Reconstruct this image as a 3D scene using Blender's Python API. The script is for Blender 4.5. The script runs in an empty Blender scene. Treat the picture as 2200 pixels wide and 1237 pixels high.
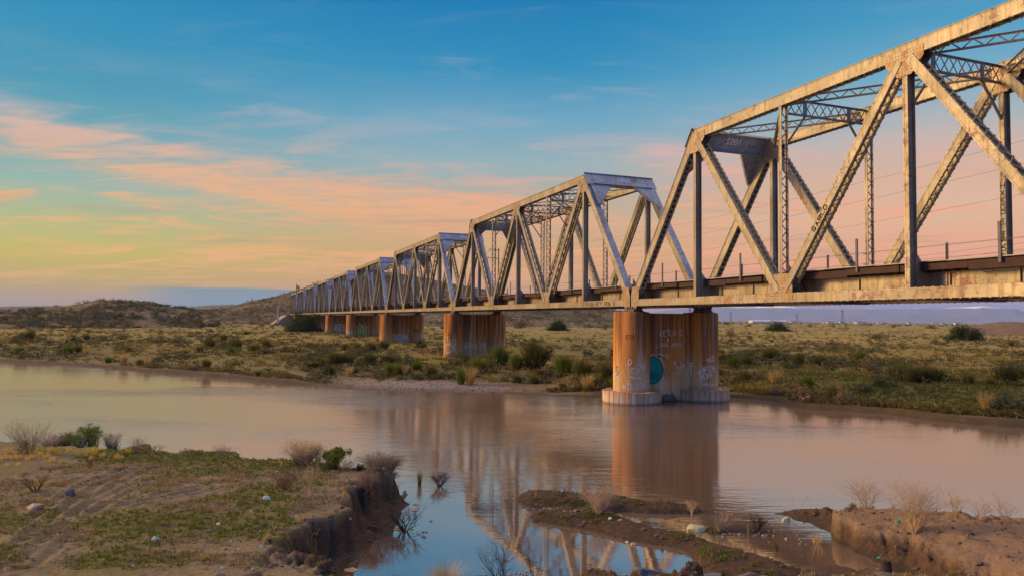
import bpy, math, random
import numpy as np
from mathutils import Matrix, Vector

# ------------------------------------------------------------------ camera, sky, sun, exposure
R = math.radians
SC = bpy.context.scene
COL = SC.collection
CAM_Z = 5.95                       # eye height above the river
FOC, PITCH, ROLL = 1539.0, R(2.4355), R(0.535)
cam = bpy.data.cameras.new("camera")
cam.sensor_width = 36.0
cam.lens = FOC * 36.0 / 2200.0
cam.clip_start, cam.clip_end = 0.1, 60000.0
cam_o = bpy.data.objects.new("camera", cam)
COL.objects.link(cam_o)
cam_o.matrix_world = Matrix.Translation((0, 0, CAM_Z)) @ Matrix.Rotation(R(90) + PITCH, 4, 'X') @ Matrix.Rotation(ROLL, 4, 'Z')
SC.camera = cam_o

SUN_AZ, SUN_EL = R(-86), R(17)      # azimuth from +Y, clockwise positive
SUN_STRENGTH, SUN_ANGLE = 4.5, R(18)
SKY_GAIN = 0.98
SC.view_settings.view_transform = 'Standard'
SC.view_settings.look = 'None'
SC.view_settings.gamma = 1.0
SC.view_settings.exposure = 0.0
SC.render.engine = 'CYCLES'
SC.cycles.use_denoising = True
SC.cycles.max_bounces = 6
SC.cycles.transparent_max_bounces = 8
SC.cycles.volume_bounces = 0


def lin(r, g, b):
    f = lambda c: (c / 255 / 12.92) if c / 255 <= 0.04045 else ((c / 255 + 0.055) / 1.055) ** 2.4
    return (f(r), f(g), f(b), 1.0)


class G:
    """tiny node-graph helper"""
    def __init__(s, tree):
        s.t = tree
    def n(s, typ, **kw):
        nd = s.t.nodes.new(typ)
        for k, v in kw.items():
            if k.startswith('i_'):
                key = k[2:]
                key = int(key) if key.isdigit() else key.replace('_', ' ')
                s.put(nd, key, v)
            else:
                setattr(nd, k, v)
        return nd
    def put(s, nd, key, v):
        if isinstance(v, bpy.types.NodeSocket):
            s.t.links.new(v, nd.inputs[key])
        else:
            nd.inputs[key].default_value = v
    def m(s, op, a, b=None, c=None, clamp=False):
        nd = s.t.nodes.new('ShaderNodeMath'); nd.operation = op; nd.use_clamp = clamp
        s.put(nd, 0, a)
        if b is not None: s.put(nd, 1, b)
        if c is not None: s.put(nd, 2, c)
        return nd.outputs[0]
    def ss(s, x, a, b):
        nd = s.t.nodes.new('ShaderNodeMapRange'); nd.interpolation_type = 'SMOOTHSTEP'
        s.put(nd, 0, x); s.put(nd, 1, a); s.put(nd, 2, b)
        return nd.outputs[0]
    def mix(s, f, a, b, mode='MIX'):
        nd = s.t.nodes.new('ShaderNodeMix'); nd.data_type = 'RGBA'; nd.blend_type = mode
        s.put(nd, 0, f); s.put(nd, 6, a); s.put(nd, 7, b)
        return nd.outputs[2]
    def ramp(s, f, stops, interp='LINEAR'):
        nd = s.t.nodes.new('ShaderNodeValToRGB'); nd.color_ramp.interpolation = interp
        e = nd.color_ramp.elements
        while len(e) < len(stops): e.new(0.5)
        for k, (p, c) in enumerate(sorted(stops, key=lambda q: q[0])):
            e[k].position = p; e[k].color = c if len(c) == 4 else (*c, 1)
        s.put(nd, 0, f)
        return nd.outputs[0]
    def noise(s, vec, scale, detail=4, rough=0.5, dist=0.0, out=0):
        nd = s.t.nodes.new('ShaderNodeTexNoise')
        s.put(nd, 'Vector', vec); s.put(nd, 'Scale', scale); s.put(nd, 'Detail', detail)
        s.put(nd, 'Roughness', rough); s.put(nd, 'Distortion', dist)
        return nd.outputs[out]
    def mapv(s, vec, scale=(1, 1, 1), rot=(0, 0, 0), loc=(0, 0, 0)):
        nd = s.t.nodes.new('ShaderNodeMapping')
        s.put(nd, 0, vec); nd.inputs['Scale'].default_value = scale
        nd.inputs['Rotation'].default_value = rot; nd.inputs['Location'].default_value = loc
        return nd.outputs[0]


def build_world():
    w = bpy.data.worlds.new("World"); SC.world = w; w.use_nodes = True
    t = w.node_tree; t.nodes.clear(); g = G(t)
    tc = g.n('ShaderNodeTexCoord').outputs['Generated']
    sep = g.n('ShaderNodeSeparateXYZ', i_0=tc)
    x, y, z = sep.outputs
    hor = g.m('SQRT', g.m('ADD', g.m('MULTIPLY', x, x), g.m('MULTIPLY', y, y)))
    tt = g.m('DIVIDE', x, g.m('MAXIMUM', hor, 0.001))         # -1 west .. +1 east
    zc = g.m('MAXIMUM', z, 0.0)
    def col(stops): return g.ramp(zc, [(p, lin(*c)) for p, c in stops])
    left = col([(0, (160, 140, 112)), (.02, (190, 146, 90)), (.04, (198, 164, 66)), (.075, (202, 182, 72)), (.11, (182, 184, 118)),
                (.155, (150, 180, 165)), (.21, (105, 165, 175)), (.27, (62, 150, 178)), (.34, (30, 140, 182)), (.5, (8, 110, 165))])
    mid = col([(0, (160, 140, 150)), (.02, (204, 148, 118)), (.05, (220, 158, 98)), (.10, (212, 166, 108)), (.15, (190, 172, 142)),
               (.21, (150, 176, 182)), (.27, (106, 164, 192)), (.33, (40, 142, 186)), (.40, (0, 124, 180)), (.5, (0, 106, 164))])
    right = col([(0, (118, 124, 178)), (.018, (132, 132, 184)), (.04, (222, 146, 136)), (.07, (242, 158, 122)), (.10, (232, 170, 132)),
                 (.135, (226, 182, 148)), (.18, (220, 176, 150)), (.225, (176, 182, 180)), (.30, (102, 166, 196)), (.36, (56, 148, 190)), (.5, (10, 115, 172))])
    back = col([(0, (150, 140, 190)), (.06, (130, 150, 215)), (.16, (120, 165, 245)), (.3, (90, 155, 255)), (.92, (70, 140, 255)), (1.0, (120, 160, 245))])
    a = g.mix(g.ss(tt, -.55, -.08), left, mid)
    a = g.mix(g.ss(tt, .05, .48), a, right)
    # bright warm sky overhead, out of view, added to fill the shade
    a = g.mix(g.ss(z, .43, .62), a, (1.62, 1.20, 0.78, 1))
    # clouds: streaky layer on a flat sheet overhead
    den = g.m('ADD', g.m('MAXIMUM', z, 0.0), 0.10)
    cv = g.n('ShaderNodeCombineXYZ', i_0=g.m('DIVIDE', x, den), i_1=g.m('DIVIDE', y, den)).outputs[0]
    cv1 = g.mapv(cv, scale=(0.55, 1.05, 1), rot=(0, 0, R(-24)), loc=(1.7, 0.35, 0))
    n1 = g.noise(cv1, 2.2, 8, 0.58, 0.8)
    n2 = g.noise(g.mapv(cv, scale=(0.35, 1.3, 1), rot=(0, 0, R(-12)), loc=(4.2, 2.1, 0)), 4.6, 7, 0.6, 0.7)
    cm = g.ss(g.m('ADD', g.m('MULTIPLY', n1, 0.72), g.m('MULTIPLY', n2, 0.28)), 0.47, 0.62)
    band = g.m('MULTIPLY', g.ss(z, 0.02, 0.06), g.m('SUBTRACT', 1.0, g.ss(z, 0.20, 0.34)))
    cm = g.m('MULTIPLY', g.m('MULTIPLY', cm, band), g.m('SUBTRACT', .80, g.m('MULTIPLY', g.ss(z, .16, .26), .45)))
    # named cloud banks (azimuth sine, elevation sine, half widths, weight), frayed by noise
    w1 = g.noise(g.mapv(cv, scale=(0.6, 1.5, 1), rot=(0, 0, R(-18)), loc=(7.7, 1.2, 0)), 1.8, 7, 0.6, 0.9)
    w2 = g.noise(g.mapv(cv, scale=(0.5, 0.9, 1), loc=(2.2, 8.4, 0)), 1.3, 4, 0.5, 0.4)
    zq = g.m('ADD', z, g.m('MULTIPLY', g.m('SUBTRACT', w1, .5), .05)); tq = g.m('ADD', tt, g.m('MULTIPLY', g.m('SUBTRACT', w2, .5), .35))
    bank = 0.0
    for (t0, z0, wt, wz, am) in [(-0.554, 0.208, 0.16, 0.028, 1.0), (-0.428, 0.196, 0.14, 0.018, .85), (-0.356, 0.165, 0.17, 0.026, .8), (-0.162, 0.160, 0.24, 0.028, .85), (-0.28, 0.255, 0.09, 0.018, .65),
                                 (0.191, 0.215, 0.11, 0.021, .95), (0.287, 0.219, 0.12, 0.03, .65), (0.499, 0.218, 0.13, 0.04, .75), (-0.54, 0.146, 0.08, 0.006, .85), (-0.495, 0.118, 0.06, 0.008, .75),
                                 (-0.299, 0.089, 0.17, 0.007, .65), (-0.13, 0.117, 0.18, 0.022, .6), (-0.527, 0.08, 0.06, 0.005, .6), (0.032, 0.138, 0.17, 0.026, .6), (-0.1, 0.335, 0.10, 0.02, .25), (0.15, 0.30, 0.2, 0.02, .2)]:
        dt_ = g.m('DIVIDE', g.m('SUBTRACT', tq, t0), wt)
        dz_ = g.m('DIVIDE', g.m('ADD', g.m('SUBTRACT', zq, z0), g.m('MULTIPLY', g.m('SUBTRACT', tt, t0), .06)), wz)
        e_ = g.m('MULTIPLY', g.m('EXPONENT', g.m('MULTIPLY', g.m('ADD', g.m('MULTIPLY', dt_, dt_), g.m('MULTIPLY', dz_, dz_)), -1.0)), am)
        bank = g.m('ADD', bank, e_)
    hi = g.noise(g.mapv(cv, scale=(1.1, 3.2, 1), rot=(0, 0, R(-20)), loc=(3.1, 0.7, 0)), 2.2, 6, 0.58, 1.2)
    hi2 = g.noise(g.mapv(cv, scale=(0.7, 1.6, 1), rot=(0, 0, R(24)), loc=(9.1, 4.7, 0)), 2.2, 7, 0.62, 0.8)
    tex = g.m('ADD', g.m('MULTIPLY', hi, .6), g.m('MULTIPLY', hi2, .4))
    bank = g.m('MULTIPLY', g.m('MINIMUM', bank, 1.0), g.ss(y, 0.0, .3))
    bank = g.m('MULTIPLY', g.ss(g.m('ADD', g.m('MULTIPLY', bank, .62), g.m('MULTIPLY', g.m('SUBTRACT', tex, .5), 2.5)), .0, .92), g.m('POWER', g.m('ADD', bank, .04), .45), clamp=True)
    cm = g.m('MAXIMUM', cm, bank)
    ccol = g.mix(g.ss(tt, -.5, .3), lin(246, 176, 108), lin(248, 167, 120))
    ccol = g.mix(g.ss(z, .12, .30), ccol, lin(196, 182, 186))
    a = g.mix(g.m('MULTIPLY', cm, 0.92), a, ccol)
    # thin grey undersides
    n3 = g.noise(g.mapv(cv, scale=(0.3, 1.2, 1), rot=(0, 0, R(-8)), loc=(0.3, 5.1, 0)), 2.6, 5, 0.5, 0.4)
    gm = g.m('MULTIPLY', g.m('MULTIPLY', g.ss(n3, .55, .74), g.ss(z, .03, .07)), g.m('SUBTRACT', 1.0, g.ss(z, .14, .22)))
    a = g.mix(g.m('MULTIPLY', gm, 0.45), a, lin(176, 146, 128))
    # low slate-blue bank resting on the horizon to the north-west
    n4 = g.noise(g.mapv(tc, scale=(6, 6, 60)), 1.0, 4, 0.5)
    edge = g.m('ADD', 0.036, g.m('MULTIPLY', g.m('SUBTRACT', n4, 0.5), 0.012))
    bm = g.m('MULTIPLY', g.m('SUBTRACT', 1.0, g.ss(g.m('SUBTRACT', z, edge), -0.002, 0.002)),
             g.m('MULTIPLY', g.ss(tt, -.50, -.40), g.m('SUBTRACT', 1.0, g.ss(tt, -.12, .02))))
    a = g.mix(g.m('MULTIPLY', bm, 0.85), a, lin(92, 142, 160))
    bb = g.mix(g.m('MULTIPLY', g.ss(n1, .5, .72), 0.35), back, lin(190, 175, 200))
    a = g.mix(g.ss(y, .30, -.30), a, bb)
    nis = g.n('ShaderNodeTexSky'); nis.sky_type = 'NISHITA'; nis.sun_disc = False
    nis.sun_elevation = SUN_EL; nis.sun_rotation = SUN_AZ
    skyadd = g.mix(1.0, g.mix(1.0, nis.outputs[0], (0.008, 0.008, 0.008, 1), 'MULTIPLY'), a, 'ADD')
    bg = g.n('ShaderNodeBackground', i_0=skyadd, i_1=SKY_GAIN)
    out = g.n('ShaderNodeOutputWorld'); t.links.new(bg.outputs[0], out.inputs[0])


build_world()
sl = bpy.data.lights.new("sun", 'SUN'); sl.energy = SUN_STRENGTH; sl.angle = SUN_ANGLE; sl.color = (1.0, 0.63, 0.26)
so = bpy.data.objects.new("sun", sl); COL.objects.link(so)
sd = Vector((math.sin(SUN_AZ) * math.cos(SUN_EL), math.cos(SUN_AZ) * math.cos(SUN_EL), math.sin(SUN_EL)))
so.rotation_euler = sd.to_track_quat('Z', 'Y').to_euler()

# ------------------------------------------------------------------ bridge frame of reference
YAW, DIST, U0 = R(20.8703), 26.5425, 45.4765
PANEL, GAP, WID = 7.62, 0.3475, 5.976
LSP = 6 * PANEL
LTOT = LSP + GAP
DV = np.array([-math.sin(YAW), math.cos(YAW)]); NV = np.array([math.cos(YAW), math.sin(YAW)])


def bridge_xy(v, u):
    return DV * (u + U0) + NV * (DIST + v)


def ray(px, py):
    a, b = px - 1100.0, py - 618.5
    c, s = math.cos(ROLL), math.sin(ROLL)
    X, Z = (c * a + s * b) / FOC, -(-s * a + c * b) / FOC
    return np.array([X, math.cos(PITCH) - Z * math.sin(PITCH), math.sin(PITCH) + Z * math.cos(PITCH)])


def on_plane(px, py, z=0.0):
    d = ray(px, py)
    t = (z - CAM_Z) / d[2]
    return np.array([d[0] * t, d[1] * t])


# ------------------------------------------------------------------ object helpers
def tag(o, label=None, cat=None, group=None, kind=None):
    if label: o['label'] = label
    if cat: o['category'] = cat
    if group: o['group'] = group
    if kind: o['kind'] = kind
    return o


def empty(name, loc=(0, 0, 0), rz=0.0, label=None, cat=None, group=None):
    o = bpy.data.objects.new(name, None); COL.objects.link(o)
    o.location = loc; o.rotation_euler = (0, 0, rz); o.empty_display_size = 0.2
    return tag(o, label, cat, group)


def link(name, me, parent=None, loc=(0, 0, 0)):
    o = bpy.data.objects.new(name, me); COL.objects.link(o)
    o.location = loc
    if parent: o.parent = parent
    return o


def copy_tree(o, parent=None):
    c = o.copy(); COL.objects.link(c)
    if parent: c.parent = parent
    for ch in o.children: copy_tree(ch, c)
    return c


def np_mesh(name, V, quads=None, tris=None, mat=None, smooth=False):
    V = np.asarray(V, dtype=np.float32).reshape(-1, 3)
    me = bpy.data.meshes.new(name)
    q = np.asarray(quads, dtype=np.int32).reshape(-1, 4) if quads is not None and len(quads) else np.zeros((0, 4), np.int32)
    t = np.asarray(tris, dtype=np.int32).reshape(-1, 3) if tris is not None and len(tris) else np.zeros((0, 3), np.int32)
    nl = q.size + t.size
    me.vertices.add(len(V)); me.vertices.foreach_set('co', V.ravel())
    me.loops.add(nl); me.loops.foreach_set('vertex_index', np.concatenate([q.ravel(), t.ravel()]))
    me.polygons.add(len(q) + len(t))
    st = np.concatenate([np.arange(len(q)) * 4, q.size + np.arange(len(t)) * 3]).astype(np.int32)
    me.polygons.foreach_set('loop_start', st)
    if smooth: me.polygons.foreach_set('use_smooth', np.ones(len(q) + len(t), dtype=bool))
    me.update(calc_edges=True); me.validate()
    if mat: me.materials.append(mat)
    return me


class MB:
    def __init__(s):
        s.V, s.F = [], []
    def add(s, vs, fs):
        n = len(s.V); s.V += [tuple(v) for v in vs]; s.F += [tuple(i + n for i in f) for f in fs]
    def hexa(s, p):
        s.add(p, [(0, 3, 2, 1), (4, 5, 6, 7), (0, 1, 5, 4), (1, 2, 6, 5), (2, 3, 7, 6), (3, 0, 4, 7)])
    def box(s, x0, x1, y0, y1, z0, z1):
        s.hexa([(x0, y0, z0), (x1, y0, z0), (x1, y1, z0), (x0, y1, z0), (x0, y0, z1), (x1, y0, z1), (x1, y1, z1), (x0, y1, z1)])
    def bar(s, a, b, w, h, up=(0, 0, 1)):
        a, b = Vector(a), Vector(b); d = (b - a).normalized(); up = Vector(up)
        sd_ = d.cross(up)
        if sd_.length < 1e-5: sd_ = d.cross(Vector((1, 0, 0)))
        sd_.normalize(); u = sd_.cross(d).normalized()
        A, B = sd_ * (w / 2), u * (h / 2)
        s.hexa([a - A - B, a + A - B, b + A - B, b - A - B, a - A + B, a + A + B, b + A + B, b - A + B])
    def tube(s, a, b, r0, r1=None, n=6):
        r1 = r0 if r1 is None else r1
        a, b = Vector(a), Vector(b); d = (b - a).normalized()
        x = d.orthogonal().normalized(); y = d.cross(x)
        vs = [p + (x * math.cos(k * 2 * math.pi / n) + y * math.sin(k * 2 * math.pi / n)) * r for p, r in ((a, r0), (b, r1)) for k in range(n)]
        fs = [(k, (k + 1) % n, n + (k + 1) % n, n + k) for k in range(n)] + [tuple(range(n))[::-1], tuple(range(n, 2 * n))]
        s.add(vs, fs)
    def prism(s, poly, f0, f1):
        """poly: 2-D points; f0/f1 map a 2-D point to the two end faces"""
        n = len(poly)
        s.add([f0(p) for p in poly] + [f1(p) for p in poly],
              [tuple(range(n))[::-1], tuple(range(n, 2 * n))] + [(k, (k + 1) % n, n + (k + 1) % n, n + k) for k in range(n)])
    def mesh(s, name, mat, smooth=False):
        me = bpy.data.meshes.new(name); me.from_pydata(s.V, [], s.F); me.materials.append(mat)
        if smooth: me.polygons.foreach_set('use_smooth', [True] * len(s.F))
        me.update()
        import bmesh
        bm = bmesh.new(); bm.from_mesh(me); bmesh.ops.recalc_face_normals(bm, faces=bm.faces); bm.to_mesh(me); bm.free()
        return me
    def build(s, name, mat, parent=None, loc=(0, 0, 0), smooth=False):
        return link(name, s.mesh(name, mat, smooth), parent, loc)


# ------------------------------------------------------------------ materials
def new_mat(name):
    m = bpy.data.materials.new(name); m.use_nodes = True
    t = m.node_tree; b = t.nodes['Principled BSDF']
    return m, G(t), b


def steel_mat(name, base=(0.345, 0.297, 0.205), rust=0.54, seed=0.0, rivets=False):
    m, g, b = new_mat(name)
    p = g.n('ShaderNodeTexCoord').outputs['Object']
    oi = g.n('ShaderNodeObjectInfo')
    p = g.mapv(p, loc=(seed, seed * 2, 0))
    n0 = g.noise(p, 0.45, 4, 0.6)
    c = g.mix(g.ss(n0, .3, .7), tuple(k * 0.68 for k in base) + (1,), tuple(min(1, k * 1.15) for k in base) + (1,))
    st = g.noise(g.mapv(p, scale=(2.2, 2.2, 0.12)), 3.0, 4, 0.6)
    c = g.mix(g.m('MULTIPLY', g.ss(st, .44, .70), .66), c, (0.17, 0.105, 0.05, 1))
    c = g.mix(g.m('MULTIPLY', g.ss(g.noise(p, .8, 5, .65), .48, .66), .55), c, (0.27, 0.255, 0.225, 1))
    n1 = g.noise(p, 2.3, 6, 0.68)
    n1b = g.noise(p, 0.35, 2, 0.5)
    thr = g.m('ADD', n1, g.m('MULTIPLY', n1b, 0.35))
    c = g.mix(g.m('MULTIPLY', g.ss(thr, rust + .225, rust + .30), .75), c, (0.27, 0.10, 0.028, 1))
    n2 = g.noise(p, 9.0, 5, 0.7)
    c = g.mix(g.m('MULTIPLY', g.ss(g.m('ADD', n2, g.m('MULTIPLY', n1b, .3)), .765, .83), .9), c, (0.05, 0.025, 0.015, 1))
    n3 = g.noise(p, 40.0, 2, 0.5)
    c = g.mix(0.14, c, g.ramp(n3, [(.3, (0.12, 0.09, 0.06)), (.7, (0.7, 0.62, 0.5))]), 'OVERLAY')
    if rivets:                                            # rows of rivet heads with rust rings
        sp = g.n('ShaderNodeSeparateXYZ', i_0=p)
        q = [g.m('SUBTRACT', g.m('FRACT', g.m('DIVIDE', k, .15)), .5) for k in (sp.outputs[1], sp.outputs[2])]
        dd = g.m('SQRT', g.m('ADD', g.m('MULTIPLY', q[0], q[0]), g.m('MULTIPLY', q[1], q[1])))
        c = g.mix(g.m('MULTIPLY', g.m('SUBTRACT', 1.0, g.ss(dd, .20, .34)), .75), c, (0.13, 0.075, 0.035, 1))
        c = g.mix(g.m('MULTIPLY', g.ss(n1, .50, .62), .7), c, (0.26, 0.105, 0.03, 1))
    g.put(b, 'Base Color', c)
    g.put(b, 'Roughness', g.m('ADD', 0.42, g.m('MULTIPLY', n1, 0.25)))
    b.inputs['Specular IOR Level'].default_value = 0.45
    g.put(b, 'Metallic', g.m('MULTIPLY', g.m('SUBTRACT', 1.0, g.ss(thr, rust + .18, rust + .28)), .50))   # aluminium paint
    bp = g.n('ShaderNodeBump', i_0=0.25, i_1=0.02, i_Height=g.m('ADD', n2, g.m('MULTIPLY', n1, .6)))
    g.put(b, 'Normal', bp.outputs[0])
    return m


def plain_mat(name, col, rough=0.8, var=0.35, scale=6.0, spec=0.3, bump=0.0):
    m, g, b = new_mat(name)
    p = g.n('ShaderNodeTexCoord').outputs['Object']
    n = g.noise(p, scale, 5, 0.6)
    c = g.mix(n, tuple(k * (1 - var) for k in col) + (1,), tuple(min(1, k * (1 + var)) for k in col) + (1,))
    g.put(b, 'Base Color', c); b.inputs['Roughness'].default_value = rough
    b.inputs['Specular IOR Level'].default_value = spec
    if bump:
        g.put(b, 'Normal', g.n('ShaderNodeBump', i_0=bump, i_1=0.03, i_Height=g.noise(p, scale * 3, 5, .65)).outputs[0])
    return m


def plant_mat(name, col, col2, var=0.3, rough=0.75, trans=0.25):
    """foliage colour varies per object, per patch (position) and per leaf (random per island)"""
    m, g, b = new_mat(name)
    oi = g.n('ShaderNodeObjectInfo')
    geo = g.n('ShaderNodeNewGeometry')
    n = g.noise(geo.outputs['Position'], 0.35, 3, 0.5)
    f = g.m('ADD', g.m('MULTIPLY', oi.outputs['Random'], .45), g.m('MULTIPLY', n, .6), clamp=True)
    c = g.mix(f, (*col, 1), (*col2, 1))
    isl = geo.outputs['Random Per Island']
    c = g.mix(1.0, c, g.ramp(isl, [(0, (1 - var * 1.2,) * 3), (1, (1 + var,) * 3)]), 'MULTIPLY')
    g.put(b, 'Base Color', c); b.inputs['Roughness'].default_value = rough
    b.inputs['Specular IOR Level'].default_value = 0.2
    if trans:
        t = g.n('ShaderNodeBsdfTranslucent', i_0=c)
        mx = g.n('ShaderNodeMixShader', i_0=trans)
        g.t.links.new(b.outputs[0], mx.inputs[1]); g.t.links.new(t.outputs[0], mx.inputs[2])
        g.t.links.new(mx.outputs[0], g.t.nodes['Material Output'].inputs[0])
    return m


M_STEEL = steel_mat('painted_steel')
M_STEEL2 = steel_mat('painted_steel_worn', base=(0.35, 0.29, 0.185), rust=0.50, seed=7.3)
M_LACE = steel_mat('lacing_steel', base=(0.29, 0.255, 0.195), rust=0.60, seed=3.1)
M_GUSSET = steel_mat('riveted_gusset_steel', base=(0.35, 0.28, 0.175), rust=0.54, seed=2.2, rivets=True)
M_PORTAL = steel_mat('sky_tinted_portal_paint', base=(0.37, 0.41, 0.435), rust=0.55, seed=5.5)  # blue sky light on the portal faces mixed into the base colour
M_TIMBER = plain_mat('creosote_timber', (0.055, 0.028, 0.018), 0.85, .6, 3.0)
M_PLATE = plain_mat('galvanised_plate', (0.30, 0.27, 0.22), 0.5, .3, 2.0)
M_POST = plain_mat('grey_post_steel', (0.12, 0.11, 0.10), 0.6, .3, 4.0)
M_WIRE = plain_mat('wire', (0.10, 0.075, 0.06), 0.6, .1, 1.0)
M_RAIL = plain_mat('rail_steel', (0.09, 0.06, 0.045), 0.5, .3, 2.0)
M_STENCIL = plain_mat('sky_pale_digits', (0.85, 0.78, 0.66), 0.7, .1, 8.0)  # pale colour stands in for sky light through the cut-out digits
M_BEAR = plain_mat('bearing_steel', (0.10, 0.065, 0.045), 0.7, .5, 3.0)


def concrete_mat(name, rust=1.0, base=(0.54, 0.365, 0.185), top=6.52, low=0.5):
    m, g, b = new_mat(name)
    geo = g.n('ShaderNodeNewGeometry').outputs['Position']
    z = g.n('ShaderNodeSeparateXYZ', i_0=geo).outputs[2]
    n0 = g.noise(geo, 0.8, 5, 0.6)
    c = g.mix(n0, tuple(k * 0.72 for k in base) + (1,), tuple(k * 1.18 for k in base) + (1,))
    # rust water running down from the bearings
    sv = g.mapv(geo, scale=(1.35, 1.35, 0.05))
    s1 = g.noise(sv, 1.5, 5, 0.6, 0.15)
    s2 = g.noise(g.mapv(geo, scale=(3.4, 3.4, 0.08), loc=(3, 1, 0)), 1.6, 4, 0.6)
    hgt = g.ss(z, low, top)
    f1 = g.m('MULTIPLY', g.ss(g.m('ADD', s1, g.m('MULTIPLY', g.m('SUBTRACT', hgt, .45), .42)), .29, .54), g.m('MULTIPLY', g.ss(g.noise(g.mapv(geo, scale=(.5, .5, .12), loc=(2, 7, 1)), 1.0, 3, .5), .16, .42), rust), clamp=True)
    c = g.mix(g.m('MULTIPLY', f1, .92), c, g.mix(s2, (0.55, 0.20, 0.022, 1), (0.34, 0.095, 0.010, 1)))
    f2 = g.ss(g.m('ADD', s2, g.m('MULTIPLY', hgt, .24)), .60, .76)
    c = g.mix(g.m('MULTIPLY', f2, .75 * min(1, rust)), c, (0.085, 0.038, 0.016, 1))
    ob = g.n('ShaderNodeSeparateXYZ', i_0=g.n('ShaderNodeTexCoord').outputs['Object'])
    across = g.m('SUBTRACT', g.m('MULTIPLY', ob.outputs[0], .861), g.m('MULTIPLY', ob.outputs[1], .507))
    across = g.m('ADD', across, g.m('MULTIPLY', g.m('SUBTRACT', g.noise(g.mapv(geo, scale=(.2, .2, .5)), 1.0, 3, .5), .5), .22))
    for c0, wd, cl, st in ((-.66, .10, (0.13, 0.045, 0.012, 1), .9), (-.22, .34, (0.58, 0.20, 0.018, 1), .8), (1.62, .20, (0.06, 0.030, 0.015, 1), .85), (1.98, .16, (0.12, 0.055, 0.022, 1), .6),  # the two darkest brown bands paint the near column's shade on the wall
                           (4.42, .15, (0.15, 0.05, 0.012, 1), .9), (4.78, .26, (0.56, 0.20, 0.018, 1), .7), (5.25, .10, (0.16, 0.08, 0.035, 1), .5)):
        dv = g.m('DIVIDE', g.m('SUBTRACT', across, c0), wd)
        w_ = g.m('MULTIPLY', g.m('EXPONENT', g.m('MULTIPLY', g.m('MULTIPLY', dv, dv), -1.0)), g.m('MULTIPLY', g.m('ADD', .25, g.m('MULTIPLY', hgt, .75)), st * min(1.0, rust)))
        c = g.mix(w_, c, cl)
    s4 = g.noise(g.mapv(geo, scale=(2.2, 2.2, 0.06), loc=(9, 4, 0)), 1.3, 3, 0.5)
    c = g.mix(g.m('MULTIPLY', g.ss(s4, .56, .72), .5), c, (0.30, 0.235, 0.165, 1))
    # form-board lines and pitting
    bl = g.m('FRACT', g.m('MULTIPLY', z, 1.35))
    c = g.mix(g.m('MULTIPLY', g.m('SUBTRACT', 1.0, g.ss(bl, .0, .05)), .22), c, (0.16, 0.11, 0.07, 1))
    n5 = g.noise(geo, 7.0, 5, 0.7)
    c = g.mix(g.m('MULTIPLY', g.ss(n5, .64, .72), .55), c, (0.14, 0.09, 0.05, 1))
    wet = g.m('SUBTRACT', 1.0, g.ss(z, .02, .22))
    c = g.mix(g.m('MULTIPLY', wet, .6), c, (0.07, 0.045, 0.025, 1))
    g.put(b, 'Base Color', c); b.inputs['Roughness'].default_value = 0.85
    b.inputs['Specular IOR Level'].default_value = 0.25
    bp = g.n('ShaderNodeBump', i_0=0.35, i_1=0.03, i_Height=g.m('ADD', n5, g.m('MULTIPLY', g.ss(bl, 0, .05), .4)))
    g.put(b, 'Normal', bp.outputs[0])
    return m


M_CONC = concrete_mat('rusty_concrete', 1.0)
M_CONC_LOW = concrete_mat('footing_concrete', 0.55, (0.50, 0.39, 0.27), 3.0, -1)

# ------------------------------------------------------------------ truss span builder (x = v across, y = s along, z up)
ZB0, ZB1 = 6.95, 7.41              # bottom chord
ZT0, ZT1 = 17.32, 17.90            # top chord
ZBC, ZTC = 7.18, 17.61
TW = 0.50                          # truss width across


def pt(v, sz): return (v, sz[0], sz[1])


def truss_member(A, B, depth, v0, v1, t=0.022, lip=0.085, cover=0, clip0=0.0, clip1=0.0):
    """two channels in the truss planes between A and B (s,z); cover +1: plate on the upper normal side. Returns MB and frame"""
    A, B = np.array(A, float), np.array(B, float)
    d = B - A; L = np.hypot(*d); d /= L
    A = A + d * clip0; B = B - d * clip1
    nr = np.array([-d[1], d[0]])
    if nr[1] < 0: nr = -nr
    mb = MB()
    up = (0, nr[0], nr[1])
    for va, sgn in ((v0, 1), (v1, -1)):
        vc = va + sgn * t / 2
        mb.bar(pt(vc, A), pt(vc, B), t, depth, up)
        for e in (-1, 1):
            o = nr * (e * (depth / 2 - t / 2))
            vl = va + sgn * (t + lip / 2)
            mb.bar(pt(vl, A + o), pt(vl, B + o), lip, t, up)
            # toe of the angle, standing slightly proud of the outer face
            o2 = nr * (e * (depth / 2 - 0.035))
            mb.bar(pt(va - sgn * 0.006, A + o2), pt(va - sgn * 0.006, B + o2), 0.012, 0.07, up)
    if cover:
        o = nr * (cover * (depth / 2 + 0.011))
        mb.bar(pt((v0 + v1) / 2, A + o), pt((v0 + v1) / 2, B + o), (v1 - v0) + 0.10, 0.022, up)
    return mb, (A, B, d, nr)


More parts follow.
